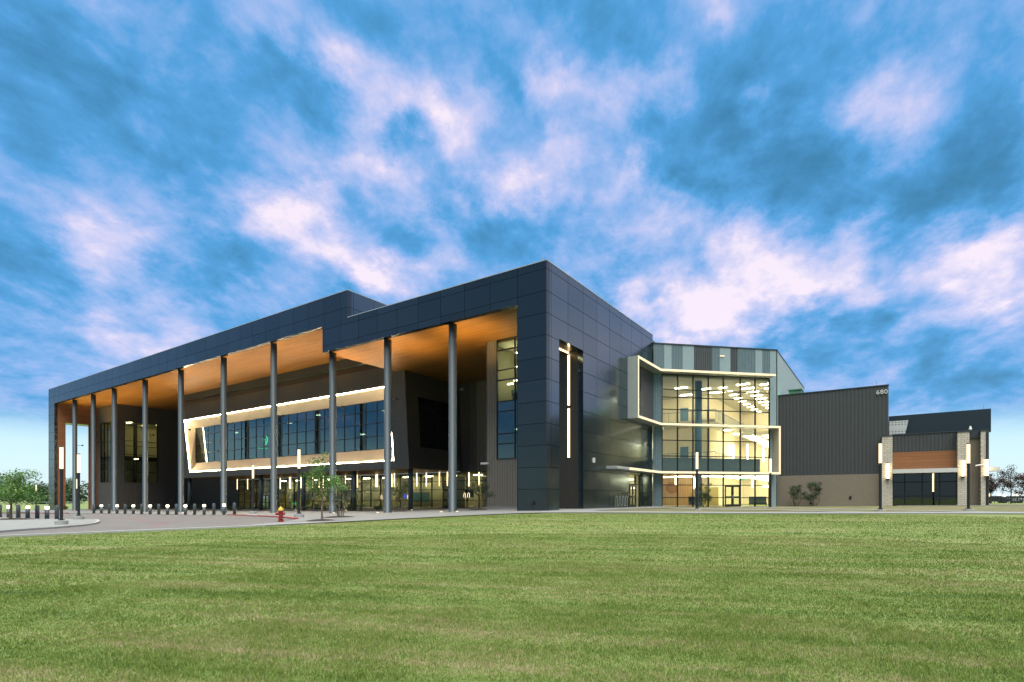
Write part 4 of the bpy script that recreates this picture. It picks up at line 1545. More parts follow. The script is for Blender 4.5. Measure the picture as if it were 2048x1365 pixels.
mb.tube([(2.2, 30.0, 4.2), (4.4, 33, 4.2), (5.6, 33.6, 4.2), (5.6, 33.6, 3.9)], .05, 6)
mb.tube([(4.6, 34.5, 4.2), (9.2, 34.8, 4.2)], .05, 6)
mb.tube([(5.0, 31.2, 4.0), (9.2, 33.4, 4.0)], .04, 6)
mb.tube([(6.8, 35.5, 4.2), (6.8, 35.5, 3.0)], .05, 6)
mb.tube([(7.6, 37.5, 3.1), (9.6, 37.5, 3.1)], .05, 6)
mb.tube([(1.4, 31, 4.2), (1.4, 31, 2.9)], .05, 6)
sub(mb, 'ceiling_lamp', M['ceil_at'], at)
mb = MB()
mb.box(5.9, 6.4, 33.0, 33.05, 3.75, 4.05)
sub(mb, 'exit_sign', M['exit'], at)

# ------------------------------------------------ metal clad wing with the house number
YP = 31.9
mb = MB()
corrugated(mb, fy(YP), 10.09, 19.87, 4.1, 12.75, .33, .03)
mb.build('wing_cladding', M['rib_dark'], B)
mb = MB()
mb.box(10.07, 19.80, YP - .08, YP + .3, -.5, 4.1)
mb.build('wing_base', M['brick'], B)
mb = MB()
mb.box(10.09, 19.85, YP + .02, 55, 4.12, 12.6)
mb.build('wing_body', M['dark_plain'], B)
mb = MB()
mb.box(10.07, 19.9, YP - .08, YP + .3, 12.75, 12.84)
mb.build('coping', M['dark_plain'], B)
fc = bpy.data.curves.new('house_number', 'FONT')
fc.body = '680'
fc.size = .60
fc.extrude = .03
fc.offset = .003
fc.space_character = 1.08
tmp = bpy.data.objects.new('house_number_text', fc)
COL.objects.link(tmp)
bpy.context.view_layer.update()
me = bpy.data.meshes.new_from_object(tmp)
bpy.data.objects.remove(tmp)
me.materials.clear()
me.materials.append(M['white_metal'])
fo = bpy.data.objects.new('house_number', me)
COL.objects.link(fo)
fo.parent = B
fo.location = (18.86, YP - .10, 11.95)
fo.rotation_euler = (math.radians(90), 0, 0)
mb = MB()
mb.box(16.6, 16.8, YP - .12, YP - .08, 1.6, 1.9)
mb.box(13.1, 13.3, YP - .12, YP - .08, 1.1, 1.3)
mb.build('wall_box', M['frame'], B)
# rooftop plant with green light
mb = MB()
mb.box(10.9, 12.1, 33.6, 35.4, 12.6, 13.5)
mb.box(10.8, 12.15, 33.5, 35.5, 13.51, 13.6)
mb.build('rooftop_plant', simple('green tinted metal', (0.08, 0.17, 0.12, 1), 0.5), B)
mb = MB()
mb.box(10.35, 10.75, 32.5, 32.7, 12.6, 12.85)
rl = mb.build('rooftop_lamp', M['green_lamp'], B)
ld = bpy.data.lights.new('rooftop_light', 'POINT')
ld.energy = 5
ld.color = (.08, 1.0, .35)
ld.shadow_soft_size = .15
lo = bpy.data.objects.new('rooftop_light', ld)
COL.objects.link(lo)
lo.location = (10.75, 32.6, 13.0)

# ------------------------------------------------ low entrance wing
WT = 7.84
mb = MB()
corrugated(mb, fy(YP), 20.2, 25.03, 6.15, WT, .28, .03)
mb.build('entry_cladding', M['rib_dark'], B)
mb = MB()
mb.box(20.15, 25.06, YP - .08, YP + .3, WT, WT + .08)
mb.build('coping', M['dark_plain'], B)
mb = MB()
mb.box(20.2, 25.03, YP - .06, YP + .1, 4.5, 6.14)
mb.build('timber_band', M['wood_front'], B)
mb = MB()
mb.box(20.2, 25.04, YP - 1.15, YP + .05, 4.08, 4.46)
mb.build('entry_canopy', M['white_metal'], B)
mb = MB()
mb.box(27.28, 28.0, YP - .3, YP + 1.2, 4.15, 4.50)
mb.build('entry_canopy', M['white_metal'], B)
curtain('entry_glazing', fy(YP + .02), [20.2, 21.15, 22.5, 23.8, 25.03], [.9, 1.9, 3.25, 4.06], M['glass_black'], .09, .15, B)
mb = MB()
mb.box(19.34, 20.18, YP - .55, YP + .3, -.5, 7.72)
mb.build('stone_pier', M['stone'], B)
mb = MB()
mb.box(25.05, 25.88, YP - .7, YP + .3, -.5, 7.72)
mb.build('stone_pier', M['stone'], B)
mb = MB()
mb.box(26.68, 27.0, YP - .6, YP + .6, -.5, 7.72)
mb.build('stone_pier', M['stone'], B)
mb = MB()
mb.box(19.3, 20.2, YP - .6, YP + .3, 7.721, 7.80)
mb.box(25.0, 25.92, YP - .75, YP + .3, 7.721, 7.86)
mb.box(26.64, 27.04, YP - .65, YP + .6, 7.721, 7.86)
mb.box(25.93, 26.63, YP - .1, YP + .3, 7.2, 7.86)
mb.build('pier_cap', M['dark_plain'], B)
mb = MB()
mb.box(25.88, 26.68, YP + .05, YP + .6, -.5, 7.2)
mb.build('brick_bay', M['brick'], B)
mb = MB()
corrugated(mb, fy(YP + .8), 27.0, 27.4, -.5, 7.9, .2, .05)
mb.build('entry_cladding', M['rib_dark'], B)
mb = MB()
mb.box(20.2, 27.2, YP + .7, 33.9, -.5, 7.7)
mb.build('entry_body', M['dark_plain'], B)
mb = MB()
mb.box(22.45, 22.60, YP - .12, YP - .09, 3.0, 3.5)
for i, (u, z) in enumerate(((19.83, 3.6), (25.42, 3.7), (27.12, 3.7))):
    mb = MB()
    yq = YP - (.58 if i == 0 else .73 if i == 1 else .63)
    xc = (19.80, 25.42, 27.06)[i]
    mb.box(xc - .10, xc + .10, yq - .16, yq, z + .02, z + 1.45)
    w = mb.build('wall_sconce', M['sconce'], B)
    mb = MB()
    mb.box(xc - .12, xc + .12, yq - .18, yq + .02, z - .12, z)
    mb.box(xc - .12, xc + .12, yq - .18, yq + .02, z + 1.47, z + 1.53)
    sub(mb, 'sconce_cap', M['black_metal'], w)
mb = MB()
mb.tube([(26.3, YP - .7, 4.62), (26.9, YP - .62, 4.72)], .07, 8)
mb.build('wall_camera', M['white_metal'], B)
mb = MB()
mb.lathe((25.98, YP - .3, 7.87), [(.09, 0), (.14, .1), (.05, .4)], 10)
mb.build('roof_vent', M['white_metal'], B)

# gymnasium roof band behind
GX = 27.70
mb = MB()
poly_xz(mb, [(19.9, 7.6), (GX, 7.87), (GX, 10.03), (19.9, 9.97)], 34.0, 34.4)
mb.box(19.9, 27.2, 34.4, 56, 7.6, 9.7)
mb.build('gym_roof', simple('navy metal roof edge', (0.020, 0.034, 0.050, 1), .4, .3), B)
mb = MB()
mb.hexa([(19.92, 33.4, 7.86), (21.2, 33.4, 7.86), (21.5, 33.9, 9.45), (19.92, 33.9, 9.45)],
        [(19.92, 33.5, 7.86), (21.2, 33.5, 7.86), (21.5, 33.98, 9.45), (19.92, 33.98, 9.45)])
mb.build('perforated_screen', M['perf'], B)

# lightning rods
mb = MB()
for (x, y, z, h) in ((-.5, .3, LOW_T, .5), (-21.9, .5, HI_T, .55), (18.9, YP + .2, 12.8, .5), (27.2, 34.2, 10.0, .45), (-2.0, 6.3, 15, .0)):
    if h:
        mb.tube([(x, y, z), (x, y, z + h)], .018, 6)
mb.build('lightning_rod', M['steel'], B)
# security camera on the tower wall
mb = MB()
mb.tube([(-10.0, 6.2, 4.75), (-10.0, 5.9, 4.75)], .05, 8)
mb.box(-10.28, -9.45, 5.75, 5.93, 4.72, 4.88)
mb.build('wall_camera', M['white_metal'], B)


# ------------------------------------------------------------------ lamp posts
def make_lamp_post(label):
    t = thing('lamp_post', label, 'lamp post', (0, 0, 0), 0, 'column lamp posts')
    mb = MB().lathe((0, 0, 0), [(.33, -.3), (.33, .24), (.31, .26)], 24)
    sub(mb, 'footing', M['kerb'], t, smooth=False)
    mb = MB().lathe((0, 0, 0), [(.17, .26), (.17, .30), (.085, .32), (.085, 3.32), (.10, 3.33), (.10, 3.40)], 20)
    for k in range(4):
        a = k * math.pi / 2 + .78
        mb.lathe((.135 * math.cos(a), .135 * math.sin(a), .30), [(.018, 0), (.018, .05)], 6)
    sub(mb, 'pole', M['black_metal'], t, smooth=False)
    mb = MB().lathe((0, 0, 0), [(.095, 3.401), (.095, 4.72)], 20)
    sub(mb, 'diffuser', M['lamp'], t, smooth=True)
    mb = MB().lathe((0, 0, 0), [(.10, 4.721), (.10, 4.78), (.02, 4.80)], 20)
    sub(mb, 'lamp_cap', M['black_metal'], t)
    return t


LAMPS = [(-21.89, -20.95, .13, 'black lamp post with glowing tube, nearest one on the pale island at the left'),
         (-28.85, -17.97, .13, 'black lamp post at the far side of the island, before the end wall opening'),
         (-73.98, -4.41, 0, 'distant lamp post just behind the second island post, low in the end wall opening'),
         (-30.67, -3.69, .05, 'slim black lamp post behind the red kerb, before the lit ribbon window'),
         (-14.03, -9.98, .05, 'black lamp post on concrete plaza beside the red fire hydrant and young tree'),
         (7.31, 10.95, -.14, 'black lamp post standing in front of the left part of the glass atrium wall'),
         (10.86, 22.12, -.14, 'black lamp post at the right corner of the glass wall below the folded light band'),
         (19.3, 11.6, -.14, 'black lamp post before the left stone pier of the low entrance wing'),
         (24.3, 15.9, -.14, 'black lamp post before the right stone piers, rightmost of all'),
         (-114.6, 1.5, 0, 'far lamp post glowing through the spreading tree, the taller looking of two'),
         (-178.4, 13.4, 0, 'farthest lamp post, a faint small glow behind the spreading tree at the left')]
lp0 = make_lamp_post(LAMPS[0][3])
for i, (x, y, dz_, lab) in enumerate(LAMPS):
    p = (x, y, G(x, y) + dz_)
    if i == 0:
        lp0.location = p
    else:
        dup(lp0, p, .3 * i, lab, 'column lamp posts')

# ------------------------------------------------------------------ bollards
def make_plain(label, group):
    t = thing('bollard', label, 'bollard', (0, 0, 0), 0, group)
    sub(MB().lathe((0, 0, 0), [(.135, -.1), (.135, 1.0), (.12, 1.03), (.06, 1.045)], 20), 'post', M['bollard'], t, smooth=True)
    sub(MB().lathe((0, 0, 0), [(.19, -.02), (.19, .02)], 20), 'base_plate', M['bollard'], t)
    return t


def make_lit(label, group):
    t = thing('lit_bollard', label, 'bollard light', (0, 0, 0), 0, group)
    sub(MB().lathe((0, 0, 0), [(.14, -.1), (.14, .76)], 20), 'post', M['bollard'], t, smooth=True)
    sub(MB().lathe((0, 0, 0), [(.125, .761), (.125, .95)], 20), 'lamp', M['bulb'], t, smooth=True)
    sub(MB().lathe((0, 0, 0), [(.145, .951), (.145, .98), (.06, 1.0)], 20), 'cap', M['bollard'], t)
    return t


ORD = ['first', 'second', 'third', 'fourth', 'fifth', 'sixth', 'seventh', 'eighth', 'ninth']
gp, gl_ = 'plain bollards along the drive', 'lit bollards along the drive'
b0 = make_plain('', gp)
l0 = make_lit('', gl_)
n_p = n_l = 0
used_p = used_l = False
for i in range(17):
    f = i / 16
    x, y = -56.35 + f * (56.35 - 28.55), -8.15 + f * (8.15 - 6.65) + .35 * math.sin(f * math.pi)
    p = (x, y, G(x, y) + .055)
    if i % 2 == 0:
        lab = f'plain slate bollard, {ORD[n_p]} unlit one from the left in the portico row'
        n_p += 1
        if not used_p:
            b0.location = p
            b0['label'] = lab
            used_p = True
        else:
            dup(b0, p, 0, lab, gp)
    else:
        lab = f'bollard with glowing top, {ORD[n_l]} lit one from the left in the portico row'
        n_l += 1
        if not used_l:
            l0.location = p
            l0['label'] = lab
            used_l = True
        else:
            dup(l0, p, 0, lab, gl_)
for i in range(7):
    f = i / 6
    x, y = -38.55 + f * 6.0, -20.15 + f * 1.95
    p = (x, y, G(x, y) + .13)
    if i % 2 == 0:
        dup(b0, p, 0, f'plain slate bollard by the spreading tree, {ORD[i // 2]} unlit one from the left edge', 'plain bollards on the island')
    else:
        dup(l0, p, 0, f'glowing bollard by the spreading tree, {ORD[i // 2]} lit one from the left edge', 'lit bollards on the island')

# ------------------------------------------------------------------ fire hydrant
hx, hy = -8.46, -14.9
t = thing('fire_hydrant', 'red fire hydrant with yellow bonnet on the kerb between drive and lawn', 'fire hydrant', (hx, hy, G(hx, hy) + .075), 0.6)
sub(MB().lathe((0, 0, 0), [(.17, -.05), (.17, .05), (.12, .06), (.12, .14), (.16, .15), (.16, .19), (.115, .2), (.115, .56), (.15, .57), (.15, .61)], 20), 'barrel', M['hydrant_red'], t)
sub(MB().lathe((0, 0, .61), [(.155, 0), (.15, .05), (.12, .13), (.06, .19), (.035, .20), (.035, .26)], 20), 'bonnet', M['hydrant_yellow'], t)
sub(MB().tube([(.1, 0, .44), (.24, 0, .44)], .065, 10), 'side_nozzle', M['hydrant_red'], t)
sub(MB().tube([(-.1, 0, .44), (-.27, 0, .44)], .085, 10), 'pumper_nozzle', M['hydrant_red'], t)
sub(MB().tube([(-.27, 0, .44), (-.32, 0, .44)], .05, 6), 'nozzle_cap', M['hydrant_yellow'], t)

# ------------------------------------------------------------------ bike rack
t = thing('bike_rack', 'wave shaped galvanised bike rack standing by the side door', 'bike rack', (0.63, 11.71, G(0.63, 11.71) + .06), math.radians(34))
for q_, (nm) in enumerate(['wave_tube']):
    pts = []
    W_ = 1.0
    pitch = W_ / 7
    x = -W_ / 2
    pts.append((x, 0, -.1))
    upf = True
    for k in range(7):
        if k % 2 == 0:
            pts += [(x, 0, .92)] + [(x + pitch / 2 * (1 - math.cos(a)) + 0, 0, .92 + .10 * math.sin(a)) for a in np.linspace(.4, math.pi - .4, 5)]
            x += pitch
            pts += [(x, 0, .92)]
            if k == 6:
                pts += [(x, 0, -.1)]
        else:
            pts += [(x, 0, .28)] + [(x + pitch / 2 * (1 - math.cos(a)), 0, .28 - .10 * math.sin(a)) for a in np.linspace(.4, math.pi - .4, 5)]
            x += pitch
            pts += [(x, 0, .28)]
    sub(MB().tube(pts, .022, 8), 'wave_tube', M['steel'], t, smooth=True)
for sx in (-W_ / 2, x):
    sub(MB().lathe((sx, 0, 0), [(.08, -.02), (.08, .012)], 12), 'foot_plate', M['steel'], t)

# ------------------------------------------------------------------ pendant tube lamps under the box
PEND = [-70.5, -68.2, -60.1, -59.0, -56.3, -55.2, -52.2, -51.2, -48.4, -47.4, -44.0, -40.4, -37.3, -36.4, -33.9, -32.6, -29.38, -28.07, -25.38, -24.4, -21.89, -20.34]
rr = random.Random(3)
def make_pendant(label):
    t = thing('pendant_lamp', label, 'pendant lamp', (0, 0, 0), 0, 'tube pendants under the overhang')
    sub(MB().tube([(0, 0, 0), (0, 0, -1.75)], .036, 8), 'tube', M['pendant'], t)
    sub(MB().lathe((0, 0, -.06), [(.07, 0), (.07, .06)], 10), 'ceiling_rose', M['black_metal'], t)
    return t
pl0 = None
for i, x in enumerate(PEND):
    y = 16.9 + rr.uniform(-.7, .9)
    z = ZB - .002 if x < -23.5 else 4.9
    if x > -23.5:
        y = 18.45
    n_ = i + 1
    side = 'left end' if i < 11 else 'right end'
    k_ = i if i < 11 else len(PEND) - 1 - i
    ordw = ['outermost', 'second', 'third', 'fourth', 'fifth', 'sixth', 'seventh', 'eighth', 'ninth', 'tenth', 'eleventh'][k_]
    lab = f'slim glowing tube pendant under the overhang, {ordw} from the {side} of the row'
    if pl0 is None:
        pl0 = make_pendant(lab)
        pl0.location = (x, y, z)
    else:
        dup(pl0, (x, y, z), 0, lab, 'tube pendants under the overhang')

dup(pl0, (23.3, YP - .55, 4.07), 0, 'glowing tube hanging below the white canopy of the low entrance wing', 'tube lamp of the low wing')

# glowing arched loops on stems by the lobby glazing
LOOPS = [(-36.3, 17.6, 'under the overhang behind the third lower column'), (-21.7, 17.4, 'left of a pair right of the rightmost portico column'),
         (-21.1, 17.4, 'right of a pair by the small tree'), (-30.4, 16.8, 'just left of the lower corner column')]
for i, (x, y, d_) in enumerate(LOOPS):
    z = G(x, y) + .06
    t = thing('glow_loop', 'small arched glowing loop ' + d_, 'garden light', (x, y, z), .2 * i, 'arched glowing loops')
    sub(MB().tube([(-.12, 0, 1.25), (-.11, 0, 1.6), (-.03, 0, 1.78), (.06, 0, 1.78), (.12, 0, 1.6), (.13, 0, 1.2)], .028, 6), 'loop', M['lamp'], t)
    sub(MB().tube([(0, .05, -.1), (0, .05, 1.72)], .02, 6), 'stem', M['black_metal'], t)

# in-ground up-lights
UP = [(-9.95, .15, 'left of the rightmost portico column'), (-8.45, .35, 'right of the rightmost portico column'), (-17.5, .2, 'at the foot of the second portico column from the right'),
      (-23.55, .2, 'beside the third portico column from the right'), (-24.2, 9.6, 'left of the lower corner column'), (-22.85, 9.8, 'right of the lower corner column'),
      (-33.6, 9.6, 'at the foot of the second lower column from the right'), (-43.6, 9.6, 'at the foot of the third lower column from the right'), (-48.3, -2.0, 'behind the lit bollards in the middle of the row')]
u0 = None
for (x, y, d_) in UP:
    p = (x, y, G(x, y) + .058)
    lab = 'small round glowing ground light ' + d_
    if u0 is None:
        u0 = thing('ground_light', lab, 'ground light', p, 0, 'ground lights by the columns')
        sub(MB().lathe((0, 0, 0), [(.15, -.05), (.15, .015), (.12, .02)], 16), 'rim', M['steel'], u0)
        sub(MB().lathe((0, 0, 0), [(.11, .0201), (.09, .05)], 16), 'lens', M['uplight'], u0)
    else:
        dup(u0, p, 0, lab, 'ground lights by the columns')
for (x, y) in ((-24.0, 9.75), (-33.4, 9.75), (-43.4, 9.75)):
    ld = bpy.data.lights.new('ground_spot', 'SPOT')
    ld.energy = 14
    ld.color = (1.0, 0.75, 0.42)
    ld.spot_size = math.radians(60)
    ld.spot_blend = .8
    ld.shadow_soft_size = .05
    lo = bpy.data.objects.new('ground_spot', ld)
    COL.objects.link(lo)
    lo.location = (x, y, G(x, y) + .2)
    lo.rotation_euler = (math.radians(180 + 8), 0, 0)
# warm grazing light on the timber end wall
for (y, zz_) in ((.95, 0), (5.6, 0)):
    ld = bpy.data.lights.new('wall_graze', 'SPOT')
    ld.energy = 420
    ld.color = (1.0, 0.55, 0.22)
    ld.spot_size = math.radians(50)
    ld.spot_blend = .9
    lo = bpy.data.objects.new('wall_graze', ld)
    COL.objects.link(lo)
    lo.location = (-98.3, y, G(-98.3, y) + .2)
    lo.rotation_euler = (math.radians(180), math.radians(10), 0)


# ------------------------------------------------------------------ plants
def leaves(name, centers, radii, n, size, m, parent, seed=1, flat=.5, shape=4, hollow=.35):
    """many leaf-sized quads scattered in clumps"""
    g = np.random.default_rng(seed)
    C_ = np.array(centers, float)
    R_ = np.array(radii, float)
    if R_.ndim == 1:
        R_ = np.stack([R_, R_, R_ * .8], 1)
    w = R_.prod(1) ** (2 / 3)
    idx = g.choice(len(C_), n, p=w / w.sum())
    d = g.normal(size=(n, 3))
    d /= np.linalg.norm(d, axis=1)[:, None]
    r = g.uniform(hollow, 1, n) ** .6
    P = C_[idx] + d * R_[idx] * r[:, None]
    # small sub-clumps
    P += g.normal(size=(n, 3)) * size * .5
    nrm = d * .6 + g.normal(size=(n, 3)) * .7 + np.array([0, 0, .5])
    nrm /= np.linalg.norm(nrm, axis=1)[:, None]
    t = np.cross(nrm, g.normal(size=(n, 3)))
    t /= np.linalg.norm(t, axis=1)[:, None]
    b = np.cross(nrm, t)
    s = size * g.uniform(.6, 1.3, n)[:, None]
    A = P - t * s
    Bq = P - b * s * flat
    Cq = P + t * s
    Dq = P + b * s * flat
    V = np.stack([A, Bq, Cq, Dq], 1).reshape(-1, 3)
    F = np.arange(4 * n).reshape(n, 4)
    ct = g.uniform(0, 1, len(C_))
    tone = np.clip(.35 * ct[idx] + .65 * g.uniform(0, 1, n), 0, 1)
    o = np_mesh(name, V, F, 4, m, tone, parent)
    return o


def tree(name, label, cat, x, y, h, w, trunk_h, nleaf, leaf, lm, bm_, group=None, seed=0, stems=1, crown=None, dz_=0.0, tr=.05, mulch=0.0, hollow=.3, flat=.5):
    g = random.Random(seed * 13 + 5)
    t = thing(name, label, cat, (x, y, G(x, y) + dz_), 0, group)
    mb = MB()
    tips = []
    nb = 9 if w > 1 else 6
    for s_ in range(stems):
        a0 = 2 * math.pi * s_ / stems + g.uniform(-.3, .3)
        bx = (.10 if stems > 1 else 0) * math.cos(a0)
        by = (.10 if stems > 1 else 0) * math.sin(a0)
        lean = (.22 * w if stems > 1 else .05)
        p0 = Vector((bx, by, -.15))
        p1 = Vector((bx + lean * .4 * math.cos(a0), by + lean * .4 * math.sin(a0), trunk_h * .5))
        p2 = Vector((bx + lean * math.cos(a0), by + lean * math.sin(a0), trunk_h))
        rt = tr / math.sqrt(stems)
        top = Vector((p2.x + g.uniform(-.1, .1), p2.y, h * .9))
        mid = p2.lerp(top, .5) + Vector((g.uniform(-.08, .08), g.uniform(-.08, .08), 0))
        mb.tube([p0, p1, p2, mid, top], [rt * 1.25, rt, rt * .85, rt * .5, rt * .2], 7)
        for k in range(max(3, nb // stems)):
            f = g.uniform(.0, .85)
            q0 = p2.lerp(top, f)
            a = g.uniform(0, 2 * math.pi)
            L = w * .5 * g.uniform(.55, 1.0) * (1 - f * .5)
            q1 = q0 + Vector((math.cos(a) * L, math.sin(a) * L, L * g.uniform(.15, .8)))
            qm = q0.lerp(q1, .5) + Vector((0, 0, -.03))
            mb.tube([q0, qm, q1], [rt * .4, rt * .25, rt * .1], 5)
            tips.append(q1)
            tips.append(qm)
        tips.append(top)
    sub(mb, 'trunk', bm_, t)
    cs, rs = [], []
    if crown:
        for (cx_, cy_, cz_, r_) in crown:
            cs.append((cx_, cy_, cz_))
            rs.append(r_)
    for q_ in tips:
        cs.append(tuple(q_))
        rs.append(w * g.uniform(.10, .20))
    leaves('crown', cs, rs, nleaf, leaf, lm, t, seed + 3, flat, 4, hollow)
    if mulch:
        n = 18
        mm = MB().add([(mulch * g.uniform(.9, 1.1) * math.cos(2 * math.pi * k / n), mulch * g.uniform(.9, 1.1) * math.sin(2 * math.pi * k / n), -.02) for k in range(n)] +
                      [(.5 * mulch * math.cos(2 * math.pi * k / n), .5 * mulch * math.sin(2 * math.pi * k / n), .06) for k in range(n)] + [(0, 0, .1)],
                      [(k, (k + 1) % n, n + (k + 1) % n, n + k) for k in range(n)] + [(n + k, n + (k + 1) % n, 2 * n) for k in range(n)])
        sub(mm, 'mulch_ring', M['mulch'], t)
    return t


tree('young_tree', 'young slender green tree with airy crown beside the lamp post at the plaza edge', 'tree', -6.95, -13.3, 4.0, 2.3, 1.5, 2600, .055, M['leaf'], M['bark'],
     seed=1, tr=.05, dz_=.06, mulch=.9, crown=[(-.2, 0, 2.6, .5), (.5, .3, 2.2, .55), (-.8, -.1, 2.0, .45), (.1, 0, 3.2, .4), (1.1, .4, 1.9, .4), (-.3, .2, 1.7, .6), (.3, 0, 3.7, .22), (-.5, 0, 3.4, .2)])
tree('crepe_myrtle', 'multi-stemmed small tree in a mulch ring right of the slender green tree', 'tree', -10.24, -9.45, 2.7, 1.8, .95, 1500, .05, M['leaf_dark'], M['bark'],
     seed=2, stems=5, tr=.07, dz_=.06, mulch=1.2, crown=[(0, 0, 1.9, .6), (.4, 0, 2.3, .45), (-.4, .2, 2.1, .4)])
tree('crepe_myrtle', 'small dark leafed tree by the ribbed tower wall, right of the rightmost portico column', 'tree', -8.9, 3.9, 2.8, 2.0, .95, 1700, .055, M['leaf_dark'], M['bark'],
     seed=3, stems=3, tr=.065, dz_=.06, mulch=1.1, crown=[(0, 0, 1.9, .7), (.5, 0, 2.2, .45), (-.6, .2, 1.7, .4), (.2, 0, 2.6, .3)])
tree('crepe_myrtle', 'small dark leafed tree between the two rightmost portico columns', 'tree', -18.9, 4.4, 2.9, 2.1, 1.0, 1500, .055, M['leaf_dark'], M['bark'],
     seed=4, stems=3, tr=.065, dz_=.06, mulch=.8, crown=[(0, 0, 2.0, .7), (.5, 0, 2.3, .4), (-.5, .2, 2.2, .4)])
tree('spreading_tree', 'low spreading green tree on the traffic island at the left edge', 'tree', -33.7, -20.6, 3.5, 4.2, 1.0, 4200, .07, M['leaf'], M['bark'],
     seed=5, tr=.09, dz_=.13, mulch=1.5, hollow=.15, crown=[(0, 0, 1.6, 0.76), (1.1, .9, 1.55, 0.64), (-1.3, -.8, 1.5, 0.72), (-.3, -.2, 2.3, 0.64), (.35, .3, 2.8, 0.40), (.42, .35, 3.3, 0.22), (-1.7, -1.0, 2.1, 0.48), (-.9, -.6, 2.3, 0.48), (1.6, 1.2, 1.5, 0.40), (2.1, 1.6, 1.7, 0.24), (-2.5, -1.5, 1.5, 0.40), (.9, .6, 2.1, 0.40)])
tree('spreading_tree', 'green tree partly cut off by the left edge of the picture', 'tree', -39.5, -23.3, 3.2, 2.6, 1.0, 3500, .075, M['leaf'], M['bark'],
     seed=6, tr=.07, dz_=.13, crown=[(0, 0, 1.7, .8), (.4, .3, 2.1, .6), (.8, .5, 1.5, .5)])
tree('holly_shrub', 'dark upright shrub tree in front of the glass wall between two lamp posts', 'shrub', 4.6, 23.4, 2.5, 1.4, .3, 3200, .05, M['leaf_dark'], M['bark_dark'],
     seed=7, stems=3, tr=.05, dz_=.03, hollow=.1, crown=[(0, 0, .75, .62), (0, 0, 1.4, .5), (.15, 0, 1.95, .3), (-.3, 0, 1.1, .4), (.3, .2, .9, .45)])
tree('holly_shrub', 'smaller left one of two dark shrubs against the beige brick base', 'shrub', 11.95, 30.6, 2.3, 1.4, .5, 2000, .055, M['leaf_dark'], M['bark_dark'],
     seed=8, stems=3, tr=.05, dz_=.02, hollow=.1, crown=[(0, 0, 1.0, .5), (.15, 0, 1.6, .5), (-.3, 0, 1.4, .3), (.3, 0, 2.1, .25)])
tree('holly_shrub', 'larger right one of two dark shrubs against the beige brick base', 'shrub', 13.6, 30.5, 2.6, 1.7, .5, 2600, .055, M['leaf_dark'], M['bark_dark'],
     seed=9, stems=3, tr=.05, dz_=.02, hollow=.1, crown=[(0, 0, 1.0, .55), (.1, 0, 1.7, .6), (-.4, 0, 1.0, .35), (0, 0, 2.3, .35), (.5, 0, 1.7, .3)])
# burgundy trees beyond the right end of the building
RT = [(30.5, 57.3, 4.0, 2.4, 'slim burgundy leafed tree close behind the right end of the building'), (32.6, 58.7, 5.0, 4.0, 'largest burgundy leafed tree standing right of the low wing'),
      (34.2, 60.2, 4.2, 2.8, 'burgundy leafed tree at the right edge of the picture')]
for i, (x, y, h, w, lab) in enumerate(RT):
    tree('plum_tree', lab, 'tree', x, y, h, w, 1.2, 2300, .09, M['leaf_red'], M['bark_dark'], seed=20 + i, tr=.08, stems=1, hollow=.1, group='burgundy trees at the right',
         crown=[(0, 0, h * .45, w * .26), (w * .2, 0, h * .6, w * .2), (-w * .22, 0, h * .58, w * .18), (0, 0, h * .78, w * .16)])
# far tree line on the left and behind the end wall
FT = [(-330, 40, 11, 26), (-300, 62, 10, 24), (-290, 15, 10, 22), (-312, -28, 11, 24), (-280, -60, 10, 22), (-300, 100, 11, 26), (-262, 88, 13, 20), (-245, 92, 12, 18), (-250, 110, 13, 20), (-285, 82, 11, 20),
      (-262, 70, 10, 18), (-320, -80, 10, 26), (-350, 10, 12, 30), (-240, 126, 11, 22), (-265, 40, 8, 18)]
def px_of(x, y):
    dx_, dy_ = x - CAM[0], y - CAM[1]
    return (dx_ * RX + dy_ * RY) / (dx_ * FX + dy_ * FY)


FT.sort(key=lambda q: px_of(q[0], q[1]))
NUM = ['first', 'second', 'third', 'fourth', 'fifth', 'sixth', 'seventh', 'eighth', 'ninth', 'tenth', 'eleventh', 'twelfth', 'thirteenth', 'fourteenth', 'fifteenth']
for i, (x, y, h, w) in enumerate(FT):
    g = random.Random(i + 50)
    cr = [(g.uniform(-.6, .6) * w, g.uniform(-.4, .4) * w, h * g.uniform(.12, .66), w * g.uniform(.14, .22)) for _ in range(12)]
    tree('distant_tree', f'distant green tree, {NUM[i]} from the left in the far tree line', 'tree', x, y, h, w, h * .18, 3400, .55, M['leaf_far'], M['bark_dark'], group='distant trees', seed=60 + i, tr=.3,
         crown=cr, hollow=.1)
